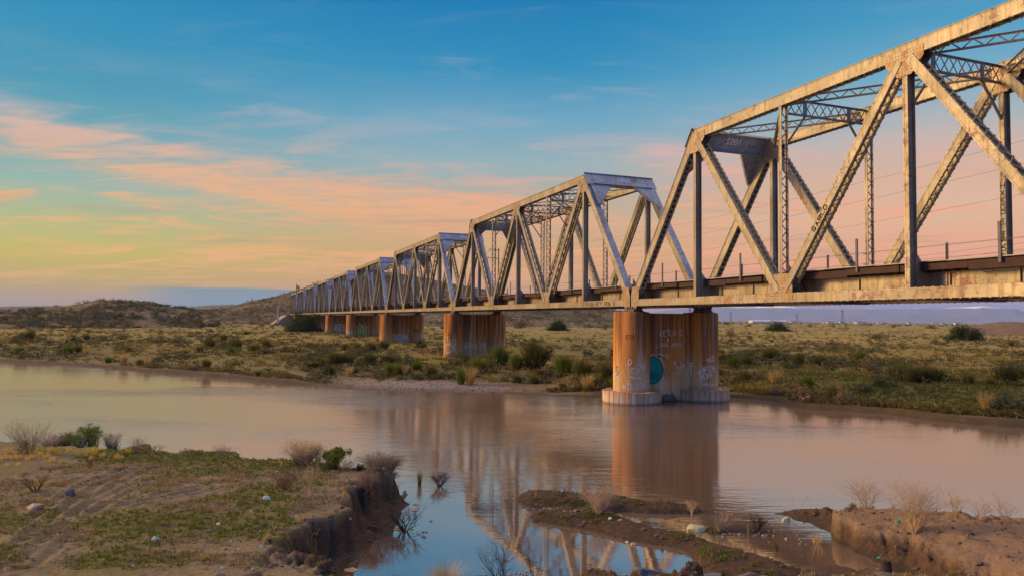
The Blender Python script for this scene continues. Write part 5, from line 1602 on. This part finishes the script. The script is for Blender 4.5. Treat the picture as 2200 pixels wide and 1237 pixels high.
fg('weed', 62, 972, 78, 72, 'tall dry weed with dark seed heads, highest on the near bank', 601)
fg('weed', 112, 966, 70, 40, 'pale fluffy dry weed between the tallest weed and the green bush', 602, (M_TANT, M_TANT, M_GREYT))
fg('dark', 128, 962, 70, 26, 'dark bare brush at the foot of the pale weeds', 603, name='dead_brush', cat='dead brush', stems=14)
fg('weed', 140, 962, 44, 34, 'grey green upright weed touching the green bush', 604, (M_GREYT, M_SAGE, M_SAGE))
fg('bush', 168, 964, 64, 40, 'green rabbitbrush on the near bank with brown lower stems', 605, name='green_bush')
fg('bush', 198, 962, 52, 56, 'taller green bush with open forked stems beside the rabbitbrush', 606, name='green_bush', leaves=1500, stems=8)
fg('weed', 240, 967, 44, 38, 'dark green weed standing alone past the green bushes', 607, (M_GREYT, M_SAGE, M_SAGE))
fg('weed', 297, 971, 36, 34, 'thin sparse weed with open branches on the near bank rim', 608, (M_GREYT, M_GREYT, M_SAGE), stems=10, heads=120, base=False)
fg('twig', 338, 970, 24, 14, 'small reddish twig on the near bank rim', 609, (M_REDT,), stems=5, levels=3)
fg('twig', 402, 976, 22, 14, 'small grey twig on the near bank rim', 610, (M_GREYT,), stems=5, levels=3)
fg('weed', 482, 983, 36, 28, 'lone leaning weed on the bare rim of the near bank', 611, (M_GREYT, M_TANT, M_SAGE), stems=9, heads=160, base=False)
fg('weed', 652, 998, 80, 50, 'wide pale dry weed bush beside the bright green bush', 612, stems=60, heads=1500)
fg('weed', 682, 1000, 20, 42, 'narrow dark green weed between the pale weed and the bright green bush', 613, (M_GREYT, M_SAGE, M_SAGE), stems=14)
fg('bush', 714, 1008, 50, 50, 'bright green bush near the tip of the near bank', 614, name='green_bush', leaves=3200)
fg('twig', 745, 1010, 42, 24, 'fine tan twigs right of the bright green bush', 615, (M_TANT,), stems=8, levels=3)
fg('bush', 772, 1010, 16, 14, 'tiny dark green sprig near the tip of the near bank', 616, (M_SAGE,), name='sprig', leaves=220, stems=4)
fg('twig', 613, 1052, 52, 40, 'reddish brown dry bush on the open sand', 617, (M_REDT, M_TANT), stems=16)
fg('twig', 662, 1068, 74, 88, 'airy tan tumbleweed standing below the pale weed bush', 618, (M_TANT, M_TANT), stems=12, spread=.5)
fg('twig', 676, 1122, 46, 52, 'few thin yellow stems rising from the sand near the cliff', 619, (M_STRAW,), stems=4, levels=2, leaves=0)
fg('twig', 75, 1056, 60, 36, 'low brown dry plant beside the dark stone', 620, (M_BROWN, M_BROWN), stems=10)
fg('twig', 195, 1004, 24, 22, 'small dark red plant among the golden tufts', 621, (M_REDT,), stems=8, levels=3)
for k, (px, py, w, h, lb) in enumerate([(792, 1062, 70, 46, 'tangle of dead brown brush hanging on the cliff below the bank tip'), (812, 1092, 80, 56, 'dead brush on the slope at the water, largest tangle'), (790, 1118, 50, 40, 'low dead brush at the foot of the eroded slope'),
                                        (836, 1034, 36, 24, 'dark twigs on the very tip of the near bank'), (838, 1080, 50, 40, 'dead brush nearest the water on the eroded slope')]):
    fg('twig', px, py, w, h, lb, 630 + k, (M_DEADB if k != 3 else M_DARKT, M_DEADB), name='dead_brush', cat='dead brush', stems=34, spread=.9, droop=.5, leaves=500 if k != 3 else 0, r=.011)
fg('reed', 901, 1042, 26, 40, 'greenish spiky plant standing in the shallow water', 640, (M_OLIVE,), z0=0, n=70, cat='water plant', name='water_plant')
fg('dark', 944, 1044, 46, 34, 'dark spiky clump in the shallow water beside the greenish one', 641, z0=0, cat='water plant', name='water_plant', stems=16)
fg('dark', 870, 1140, 90, 56, 'bare dark twigs reaching over the water at the foot of the bank', 642, z0=0, name='bare_twigs', cat='bare twigs', stems=12)
fg('dark', 1086, 1262, 120, 96, 'charred upright bush at the lower edge, tallest of the black plants', 643, z0=0, stems=8)
fg('dark', 1148, 1240, 40, 58, 'smaller charred bush standing in the water', 644, z0=0, stems=5)
fg('grass', 955, 1268, 92, 66, 'blond grass clump at the lower edge of the picture', 645, z0=0, n=420)
fg('twig', 1284, 1104, 72, 58, 'dense tan twig bush on the mud islet', 646, (M_TANT, M_TANT), z0=.3, stems=26)
fg('dark', 1205, 1074, 22, 26, 'small dark sprig on the mud islet', 647, z0=.3, name='sprig', cat='sprig', stems=4)
fg('dark', 1224, 1082, 16, 18, 'tiny dark sprig on the mud islet beside a bigger one', 648, z0=.3, name='sprig', cat='sprig', stems=3)
fg('reed', 1151, 1066, 14, 36, 'thin straw stalks at the end of the mud islet', 649, (M_STRAW,), z0=.3, n=12)
fg('twig', 1487, 1106, 28, 32, 'small tan twig at the thin end of the mud islet', 650, (M_TANT, M_TANT), z0=.1, stems=8)
fg('grass', 1548, 1138, 64, 46, 'tan grassy clump standing in the shallows near the pale rock', 651, (M_GREYT,), z0=0, n=160)
fg('reed', 1532, 1142, 30, 34, 'olive reeds next to the tan clump in the shallows', 652, (M_OLIVE,), z0=0, n=20)
fg('dark', 1626, 1140, 52, 36, 'dark dead reeds in the shallows', 653, z0=0, name='dead_reeds', cat='reeds', stems=12)
fg('reed', 1607, 1144, 10, 40, 'single pale upright stalk in the shallows', 654, (M_STRAW,), z0=0, n=4)
fg('reed', 1756, 1168, 50, 38, 'pale bent reeds in the channel below the sandy bank', 655, (M_STRAW,), z0=0, n=26)
fg('reed', 1668, 1182, 18, 22, 'yellow green moss tuft in the channel', 656, (M_OLIVE,), z0=0, n=40)
fg('twig', 1862, 1102, 92, 78, 'feathery tan bush on the sandy bank, second in size', 657, (M_TANT, M_TANT), stems=16, spread=.5)
fg('twig', 1966, 1136, 130, 112, 'biggest tan tumbleweed bush on the sandy bank', 658, (M_TANT, M_TANT), stems=30, spread=.55, leaves=900)
fg('twig', 2054, 1112, 38, 54, 'narrow upright dry plant right of the biggest tumbleweed', 659, (M_STRAW, M_STRAW), stems=8, spread=.3, leaves=400)
fg('twig', 2108, 1118, 46, 48, 'sparse dry plant on the sandy bank rim', 660, (M_TANT, M_TANT), stems=8)
fg('twig', 2160, 1122, 44, 66, 'tall loose dry plant at the picture edge on the sandy bank', 661, (M_TANT, M_TANT), stems=7, spread=.4)
fg('bush', 1831, 1098, 14, 18, 'tiny green plant on the rim of the sandy bank', 662, name='sprig', leaves=160, stems=4)
fg('twig', 1712, 1094, 40, 42, 'thin bent stem arching from the end of the sandy bank', 663, (M_TANT,), stems=2, levels=2, leaves=0)
fg('grass', 2085, 1142, 50, 14, 'flat dry grass on the sandy slope', 664, (M_GREYT,), n=60)
fg('grass', 1500, 1222, 16, 36, 'pale upright grass stalks beside the boulders', 665, (M_STRAW,), z0=.3, n=16)
fg('grass', 1358, 1240, 26, 18, 'short green grass beside the boulders', 666, (M_OLIVE,), z0=.2, n=50)

# golden tufts along the top of the near bank
tuft = [np_mesh('golden_tuft', *blades(670 + k, 60, .30, .22, .45, .012, .25, 3, .5), None, M_YELL) for k in range(4)]
r = NPR(44)
TUFTS = [(18, 974), (33, 976), (28, 985), (42, 984), (58, 990), (70, 986), (78, 976), (92, 972), (108, 968), (118, 973), (126, 976), (148, 970), (162, 976), (168, 978), (183, 980), (192, 974), (200, 978), (206, 970), (220, 982), (52, 974), (86, 980), (66, 974),
         (8, 986), (100, 984), (135, 994), (112, 992), (252, 986), (262, 986), (80, 1040), (88, 1043), (104, 1040), (40, 1000), (15, 1002), (197, 988), (275, 972)]
for k, (px, py) in enumerate(TUFTS):
    x, y, z = ground_at(px, py, 1.1)
    o = tag(link('grass_tuft', tuft[k % 4]), 'small golden grass tuft among many along the top of the near bank', 'grass tuft', 'golden tufts on the near bank')
    put(o, x, y, z - .01, r.uniform(.5, 1.0))
tuft2 = [np_mesh('orange_tuft', *blades(680 + k, 40, .22, .14, .35, .010, .25, 3, .5), None, M_STRAW) for k in range(2)]
for k, (px, py, lb) in enumerate([(571, 1160, 'orange dry tuft on the sand above the eroded cliff'), (645, 1122, 'orange tuft beside a tan plastic scrap'), (742, 1066, 'pair of orange blades on the cliff rim'), (440, 1204, 'green yellow tuft low on the near bank')]):
    x, y, z = ground_at(px, py, 1.1); put(tag(link('grass_tuft', tuft2[k % 2]), lb, 'grass tuft'), x, y, z, 1.0)

# short green growth and litter-sized pebbles on the near banks
_r = NPR(3)
POOL = (_r.uniform(-14.5, 17, 240000), _r.uniform(13.2, 30, 240000))
POOL = POOL + height(*POOL, True)


def bank_points(n, seed, test):
    r = NPR(seed); X, Y, Hh, C, DT, DW = POOL
    k = np.where(test(X, Y, Hh, C, DT, DW, r))[0]; r.shuffle(k); k = k[:n]
    return list(zip(X[k], Y[k], Hh[k]))


def gdens(X, Y): return fbm(X / 1.5, Y / 1.5, 4, 101) + .22 * sstep(Y + .12 * X, 21.5, 25.0) - .10 * sstep(X, -6, -1)
gp = bank_points(7000, 5, lambda X, Y, H, C, DT, DW, r: (C == 1) & (DT < .2) & (gdens(X, Y) > .585 + .06 * r.uniform(-1, 1, len(X))))
gp += bank_points(2200, 6, lambda X, Y, H, C, DT, DW, r: (C == 1) & (DT > .3) & (DW > .25) & (fbm(X / 1.5, Y / 1.5, 4, 101) > .50))
gp += bank_points(900, 9, lambda X, Y, H, C, DT, DW, r: (C == 2) & (H > .14) & (X < 6) & (fbm(X / .5, Y / .5, 3, 102) > .5))
gp += bank_points(700, 10, lambda X, Y, H, C, DT, DW, r: (C == 3) & (DT > -1.2) & (DT < -.1) & (Y > 22))
gb = [blades(690 + k, 7, .075, .10, .9, .014, .5, 1, .6) for k in range(6)]
def mk_b(k, p):
    V, Q = gb[k % 6]; s = rs2.uniform(.5, 1.5); return V * s, Q
scatter('short_grass', gp, mk_b, plant_mat('short_grass_blades', (0.085, 0.11, 0.014), (0.22, 0.22, 0.035)))
dp = bank_points(4200, 15, lambda X, Y, H, C, DT, DW, r: (C == 1) & (DT < .2) & (gdens(X, Y) < .62) & (fbm(X / .7, Y / .7, 3, 131) > .55))
scatter('dry_stubble', dp, mk_b, plant_mat('dry_stubble_blades', (0.30, 0.205, 0.09), (0.46, 0.34, 0.15)))
ico = np.array([[0, 0, 1], [.9, 0, 0], [.28, .85, .1], [-.72, .53, -.1], [-.72, -.53, .1], [.28, -.85, -.1], [0, 0, -.6]])
ict = np.array([[0, 1, 2], [0, 2, 3], [0, 3, 4], [0, 4, 5], [0, 5, 1], [6, 2, 1], [6, 3, 2], [6, 4, 3], [6, 5, 4], [6, 1, 5]])
def rubble(name, pts, lo, hi, mat):
    r = NPR(len(pts)); V, T = [], []
    for k, p in enumerate(pts):
        s = lo * (hi / lo) ** (r.uniform() ** 2.2); v = ico * (1 + r.uniform(-.25, .25, (7, 1))) * np.array([r.uniform(.7, 1.3), r.uniform(.7, 1.3), r.uniform(.4, .8)]) * s
        V.append(v + np.array([p[0], p[1], p[2] + s * .15])); T.append(ict + 7 * k)
    return tag(link(name, np_mesh(name, np.concatenate(V), None, np.concatenate(T), mat)), kind='stuff')
M_PEB = plant_mat('pebble_stone', (0.14, 0.105, 0.075), (0.30, 0.24, 0.18), .5, .9, 0)
rubble('pebbles', bank_points(5200, 21, lambda X, Y, H, C, DT, DW, r: (C == 1) & (H > .15) & (gdens(X, Y) < .60)), .010, .045, M_PEB)
rubble('clods', bank_points(2600, 22, lambda X, Y, H, C, DT, DW, r: ((C == 3) | ((C == 1) & (DT > -.3)) | (C == 2)) & (H > .04)), .015, .085, plant_mat('clod_earth', (0.10, 0.06, 0.04), (0.26, 0.165, 0.105), .3, .95, 0))
r = NPR(23); gx_, gy_ = r.uniform(-19, 3, 26000), r.uniform(55, 72, 26000); gz_ = height(gx_, gy_)
mw = [(x, y) for px, py, x, y, dd in plain_points(9000, 800, 925, 68, 1560, 2300) if dd > .5 and x > 19]
mwz = height(np.array([p[0] for p in mw]), np.array([p[1] for p in mw]))
def mk_w(k, p):
    V, Q = gb[k % 6]; s = rs2.uniform(1.6, 4.2); return V * np.array([s, s, s * .8]), Q
scatter('meadow_grass', [(p[0], p[1], z) for p, z in zip(mw, mwz)], mk_w, plant_mat('meadow_blades', (0.09, 0.10, 0.012), (0.22, 0.20, 0.03)))
sw = [c for c in plain_points(30000, 770, 925, 69) if c[4] < 3.2 and not (-16 < c[2] < 3)][:1500]
swz = height(np.array([c[2] for c in sw]), np.array([c[3] for c in sw]))
def mk_e(k, p):
    V, Q = (protos_g if k % 3 else protos_s)[k % 8]; s = rs2.uniform(.35, .95); return V * np.array([s, s, s * .9]), Q
scatter('shore_weeds', [(c[2], c[3], z) for c, z in zip(sw, swz)], mk_e, plant_mat('shore_weed_blades', (0.07, 0.06, 0.016), (0.30, 0.22, 0.07), .4))
bg_ = [p for p in zip(gx_, gy_, gz_) if .02 < p[2] < .6][:4200]
rubble('gravel', bg_, .03, .10, M_PEB)

# ------------------------------------------------------------------ stones, litter, foam
def stone(px, py, wpx, hpx, label, mat, seed, z0=.3, name='boulder', sub=3):
    import bmesh
    x, y, z = ground_at(px, py, z0); k = y / FOC
    bm = bmesh.new(); bmesh.ops.create_icosphere(bm, subdivisions=sub, radius=1.0)
    rg = random.Random(seed); cuts = [(Vector((rg.gauss(0, 1), rg.gauss(0, 1), rg.gauss(.3, 1))).normalized(), rg.uniform(.55, .85)) for _ in range(9)]
    for v in bm.verts:
        for n_, d_ in cuts:
            e = v.co.dot(n_) - d_
            if e > 0: v.co -= n_ * e * .92
        v.co *= 1 + .05 * math.sin(v.co.x * 9 + seed) * math.cos(v.co.y * 8)
        v.co.x *= wpx * k * .62; v.co.y *= wpx * k * .5; v.co.z *= hpx * k * .85
    me = bpy.data.meshes.new(name); bm.to_mesh(me); bm.free(); me.materials.append(mat)
    return put(tag(link(name, me), label, 'rock'), x, y, z + hpx * k * .12, 1, 0)


M_RK_BLUE = plain_mat('blue_grey_rock', (0.10, 0.115, 0.125), .8, .5, 4.0, bump=.6)
M_RK_GREY = plain_mat('dark_grey_rock', (0.10, 0.085, 0.08), .8, .6, 5.0, bump=.6)
M_RK_TAN = plain_mat('tan_rock', (0.36, 0.26, 0.17), .85, .4, 4.0, bump=.6)
M_RK_PALE = plain_mat('pale_yellow_rock', (0.42, 0.38, 0.20), .8, .3, 3.0, bump=.4)
for a in ((1386, 1252, 66, 40, 'teal grey boulder standing at the water beside short green grass', M_RK_BLUE, 1), (1478, 1258, 44, 26, 'small brown grey boulder, leftmost of the row at the lower edge', M_RK_GREY, 2), (1528, 1262, 84, 36, 'big dark boulder in the middle of the row at the lower edge', M_RK_BLUE, 3),
          (1600, 1262, 74, 36, 'long dark grey boulder behind the grass stalks', M_RK_GREY, 4), (1652, 1260, 60, 38, 'rounded blue grey boulder next to the beige one', M_RK_BLUE, 5), (1690, 1262, 36, 26, 'small dark boulder between the rounded blue and the beige ones', M_RK_GREY, 6),
          (1742, 1264, 66, 38, 'beige boulder closing the row at the lower edge', M_RK_TAN, 7), (1497, 1138, 34, 16, 'pale yellow pointed rock in the shallows', M_RK_PALE, 8), (1688, 1118, 18, 10, 'pale flat stone in the water at the end of the sandy bank', M_RK_PALE, 9),
          (150, 1064, 24, 16, 'dark rounded stone on the near bank', M_RK_GREY, 10), (75, 1090, 34, 12, 'flat reddish stone slab on the near bank', M_RK_TAN, 11), (58, 1078, 16, 8, 'small grey stone above the flat slab', M_RK_GREY, 12), (470, 1242, 26, 10, 'flat grey stone at the lower edge of the near bank', M_RK_GREY, 13)):
    stone(*a[:5], a[5], a[6])

M_MINT = plain_mat('mint_plastic', (0.33, 0.44, 0.38), .5, .15, 3.0)
M_WHT = plain_mat('white_plastic', (0.60, 0.57, 0.50), .5, .15, 3.0)
M_FOAM = plain_mat('orange_foam', (0.62, 0.33, 0.14), .9, .35, 14.0)
M_GREENP = plain_mat('green_plastic', (0.03, 0.30, 0.12), .4, .2, 3.0)


def scrap(px, py, wpx, hpx, label, mat, seed, z0=1.0, name='plastic_scrap', cat='litter', group=None, float_=False):
    x, y, z = ground_at(px, py, z0); k = .8 * y / FOC; w = wpx * k; h = hpx * k
    r = NPR(seed); n = 9; V = [(0, 0, h * .9)]; F = []
    for ring, q in ((.55, .75), (1.0, .06)):
        for j in range(n):
            a = j * 2 * math.pi / n; rr = ring * w / 2 * r.uniform(.7, 1.15)
            V.append((math.cos(a) * rr, math.sin(a) * rr * .7, h * q * r.uniform(.5, 1.2)))
    F += [(0, 1 + j, 1 + (j + 1) % n) for j in range(n)]
    F += [(1 + j, 1 + n + j, 1 + n + (j + 1) % n, 1 + (j + 1) % n) for j in range(n)]
    V.append((0, 0, -.03)); F += [(2 * n + 1, 1 + n + (j + 1) % n, 1 + n + j) for j in range(n)]
    me = bpy.data.meshes.new(name); me.from_pydata(V, [], F); me.materials.append(mat)
    return put(tag(link(name, me), label, cat, group), x, y, z + (.0 if not float_ else .005), 1, 0)


for k, a in enumerate([(573, 1072, 30, 12, 'mint green crumpled plastic on the sand, largest scrap', M_MINT), (333, 1158, 24, 9, 'pale mint plastic scrap beside a patch of bright weeds', M_MINT), (286, 1215, 15, 6, 'white plastic scrap low on the near bank', M_WHT),
                       (470, 1125, 14, 5, 'small grey plastic scrap in the middle of the near bank', M_WHT), (448, 1140, 8, 6, 'tiny blue grey scrap below another one', M_MINT), (638, 1110, 13, 7, 'tan paper scrap near the eroded cliff', M_FOAM), (760, 1096, 14, 7, 'white scrap on the rim of the cliff', M_WHT),
                       (562, 1174, 10, 5, 'small bluish scrap near the eroded cliff', M_MINT), (545, 1222, 12, 6, 'mint scrap at the foot of the eroded cliff', M_MINT), (478, 1220, 14, 5, 'dull blue scrap at the lower part of the near bank', M_MINT), (540, 1098, 6, 4, 'tiny white scrap below the crumpled plastic', M_WHT), (495, 1162, 9, 4, 'tiny pale scrap in the grass', M_WHT),
                       (512, 1180, 8, 4, 'tiny pale scrap on bare sand', M_WHT), (752, 1145, 6, 4, 'tiny white scrap on the dark slope', M_WHT)]):
    scrap(*a[:4], a[4], a[5], 300 + k)
scrap(1890, 1196, 18, 4, 'green plastic strip at the water below the sandy bank', M_GREENP, 330)
scrap(1930, 1178, 16, 10, 'bent green plastic strip on the slope of the sandy bank', M_GREENP, 331)
for k, a in enumerate([(895, 1083, 20, 4, 'thin orange foam flake, upper one near the water plants'), (890, 1096, 22, 5, 'orange foam flake below a thinner one'), (926, 1119, 10, 5, 'small lone orange foam flake on the still pool'), (858, 1136, 34, 9, 'large orange foam raft under the bare twigs'), (885, 1136, 12, 4, 'small foam piece beside the large raft'),
                       (754, 1224, 44, 7, 'long white and brown foam raft at the bank foot'), (1330, 1098, 22, 8, 'orange foam beside the tan bush of the islet'), (1312, 1115, 16, 7, 'pale foam piece at the islet edge'), (1333, 1117, 15, 5, 'flat orange foam disc at the islet edge'), (1346, 1119, 9, 3, 'tiny white foam bit at the islet edge'),
                       (1361, 1157, 20, 9, 'orange foam lump on the water under the long mud bar'), (1086, 1203, 16, 6, 'red orange foam caught behind the charred bush'), (1108, 1184, 10, 4, 'white foam near the charred bush'), (1347, 1161, 12, 4, 'bluish foam beside the orange lump')]):
    scrap(a[0], a[1], a[2], a[3] * .8, a[4], M_WHT if 'white' in a[4][:6] or 'bluish' in a[4] or 'pale' in a[4] else M_FOAM, 350 + k, 0.0, 'foam_piece', 'foam', 'foam pieces drifting on the still water', True)
fl = []
r = NPR(88)
while len(fl) < 190:
    c = [(1170, 1093, 34, 4), (1232, 1097, 24, 4), (1580, 1146, 60, 7), (1640, 1146, 34, 8), (1740, 1160, 60, 14), (1120, 1232, 34, 8), (900, 1150, 20, 10)][r.randint(0, 7)]
    px, py = c[0] + r.normal() * c[2] * .5, c[1] + r.normal() * c[3] * .5
    x, y, z = ground_at(px, py, .05); fl.append((x, y, max(z, .006)))
rubble('floating_debris', fl, .02, .055, plant_mat('bleached_debris', (0.22, 0.17, 0.12), (0.46, 0.38, 0.28), .3, .8, 0))

# ------------------------------------------------------------------ pole line behind the bridge, distant towers, buildings, signal
def line_pole(u, v, label):
    xy = bridge_xy(v, u)
    o = empty('utility_pole', (xy[0], xy[1], .8), YAW, label, 'utility pole', 'utility poles behind the bridge')
    mb = MB(); mb.tube((0, 0, 0), (0, 0, 18.6), .16, .11, 8); mb.build('pole_shaft', M_POST, o)
    for z, sgn, L in ((18.2, -1, 1.9), (16.6, -1, 2.2), (15.7, 1, 1.9)):
        mb = MB(); mb.bar((0, 0, z), (sgn * L, 0, z + .15), .12, .12); mb.tube((sgn * L, 0, z + .15), (sgn * L, 0, z - .35), .05, .05, 5); mb.build('cross_arm', M_POST, o)
    return o


PV = 20.0
us = (-42, 84, 200, 315)
for k, u in enumerate(us): line_pole(u, PV, ['utility pole standing beyond the near end of the nearest span', 'grey utility pole with three arms seen through the second span', 'second visible utility pole along the bridge', 'distant utility pole near the far spans'][k])
for j, (dv, za, lb) in enumerate(((-1.9, 18.6, 'topmost overhead wire running parallel to the bridge'), (-2.2, 17.1, 'second overhead wire running parallel to the bridge'), (1.9, 16.1, 'third overhead wire running parallel to the bridge'), (-.1, 12.6, 'upper cable strung low behind the bridge deck'), (-.1, 12.2, 'lower cable strung low behind the bridge deck'))):
    mb = MB()
    for u0, u1 in zip(us[:-1], us[1:]):
        pp = []
        for k in range(15):
            t = k / 14; xy = bridge_xy(PV + dv, u0 + (u1 - u0) * t); pp.append((xy[0], xy[1], za - 2.3 * 4 * t * (1 - t)))
        for a, b in zip(pp[:-1], pp[1:]): mb.tube(a, b, .010, n=4)
    tag(mb.build('overhead_wire', M_WIRE), lb, 'wire', 'wires behind the bridge')


def lattice_tower(px, py_base, hpx, dist, label):
    d = ray(px, py_base); t = dist / math.hypot(d[0], d[1]); x, y = d[0] * t, d[1] * t; h = hpx * y / FOC + 4
    o = empty('transmission_tower', (x, y, 0), 0, label, 'transmission tower', 'transmission towers on the horizon')
    mb = MB(); w = h * .10; th = h * .010
    for sx in (-1, 1):
        for sy in (-1, 1): mb.bar((sx * w, sy * w, 0), (sx * w * .25, sy * w * .25, h), th, th)
    for k in range(6):
        z0, z1 = h * k / 6, h * (k + 1) / 6; a, b = w * (1 - .75 * k / 6), w * (1 - .75 * (k + 1) / 6)
        for s in (-1, 1): mb.bar((-a, s * a, z0), (b, s * b, z1), th * .6, th * .6); mb.bar((a, s * a, z0), (-b, s * b, z1), th * .6, th * .6)
    mb.build('tower_body', M_POST, o)
    for z in (.78, .9):
        mb = MB(); mb.bar((-h * .17, 0, h * z), (h * .17, 0, h * z), th, th); mb.build('cross_arm', M_POST, o)


for a in ((28, 664, 18, 2600, 'faint pylon at the far left over the flat ridge'), (161, 660, 22, 2400, 'faint pylon behind the rounded hill'), (1482, 690, 32, 1700, 'thin pylon above the pier wall'), (1500, 690, 30, 1700, 'thin pylon beside another above the pier wall'),
          (1570, 690, 20, 2300, 'small pylon close to the pier under the span'), (1712, 690, 18, 2100, 'small pylon beyond the wide dark tree'), (1810, 692, 28, 1900, 'slim tall pylon in front of the foothills')):
    lattice_tower(*a)

M_HW = plain_mat('pale_stucco', (0.62, 0.52, 0.42), .8, .15, .3); M_HR = plain_mat('dark_roof', (0.20, 0.13, 0.10), .8, .2, .3)
r = NPR(55)
for k in range(26):
    az = R(r.uniform(18.5, 33)); dd = r.uniform(2300, 3100); w = r.uniform(9, 22); dp = r.uniform(8, 12); hh = r.uniform(3.5, 6)
    o = empty('house', (math.sin(az) * dd, math.cos(az) * dd, .2), r.uniform(-.3, .3), 'tiny pale house in the distant settlement on the horizon', 'house', 'houses of the distant settlement')
    mb = MB(); mb.box(-w / 2, w / 2, -dp / 2, dp / 2, 0, hh); mb.build('wall', M_HW, o)
    mb = MB(); mb.prism([(-dp / 2 - .4, hh), (dp / 2 + .4, hh), (0, hh + 2.2)], lambda p: (-w / 2 - .4, p[0], p[1]), lambda p: (w / 2 + .4, p[0], p[1])); mb.build('roof', M_HR, o)
d = ray(1650, 687); t = 1700 / math.hypot(d[0], d[1])
o = empty('warehouse', (d[0] * t, d[1] * t, .2), .05, 'long low white warehouse behind the wide dark tree', 'warehouse')
mb = MB(); mb.box(-40, 40, -12, 12, 0, 5.5); mb.build('wall', M_WHT, o)
mb = MB(); mb.prism([(-12.5, 5.5), (12.5, 5.5), (0, 7.5)], lambda p: (-40.5, p[0], p[1]), lambda p: (40.5, p[0], p[1])); mb.build('roof', M_WHT, o)
d = ray(597, 674); t = 395 / math.hypot(d[0], d[1])
o = empty('railway_signal', (d[0] * t, d[1] * t, 5.5), 0, 'white railway signal post beside the far bridge end', 'railway signal')
mb = MB(); mb.tube((0, 0, -3), (0, 0, 5.0), .22, .16, 8); mb.box(-.45, .45, -.45, .45, -3, .9); mb.build('post', M_WHT, o)
mb = MB(); mb.tube((0, -.15, 5.3), (0, .15, 5.3), .55, .55, 14); mb.build('signal_head', M_WHT, o)
d = ray(1811, 703.5); t = 480 / math.hypot(d[0], d[1])
o = empty('road_barrier', (d[0] * t, d[1] * t, 1.0), 0, 'small yellow barrier far out on the plain', 'barrier')
mb = MB(); mb.box(-4, 4, -.15, .15, .6, 1.5); mb.build('rail', M_YELLOW, o)
for sx in (-3.5, 3.5):
    mb = MB(); mb.box(sx - .15, sx + .15, -.1, .1, -.3, .6); mb.build('leg', M_YELLOW, o)

# ------------------------------------------------------------------ distant air
mb = MB(); mb.box(-11500, 11500, -800, 11800, -4.5, 320)
mh = bpy.data.materials.new('haze_air'); mh.use_nodes = True; nt = mh.node_tree; nt.nodes.clear()
pv = nt.nodes.new('ShaderNodeVolumePrincipled'); pv.inputs['Color'].default_value = (0.50, 0.68, 1.0, 1); pv.inputs['Density'].default_value = 5.0e-5; pv.inputs['Anisotropy'].default_value = 0.0
nt.links.new(pv.outputs[0], nt.nodes.new('ShaderNodeOutputMaterial').inputs['Volume'])
tag(mb.build('haze', mh), kind='stuff')
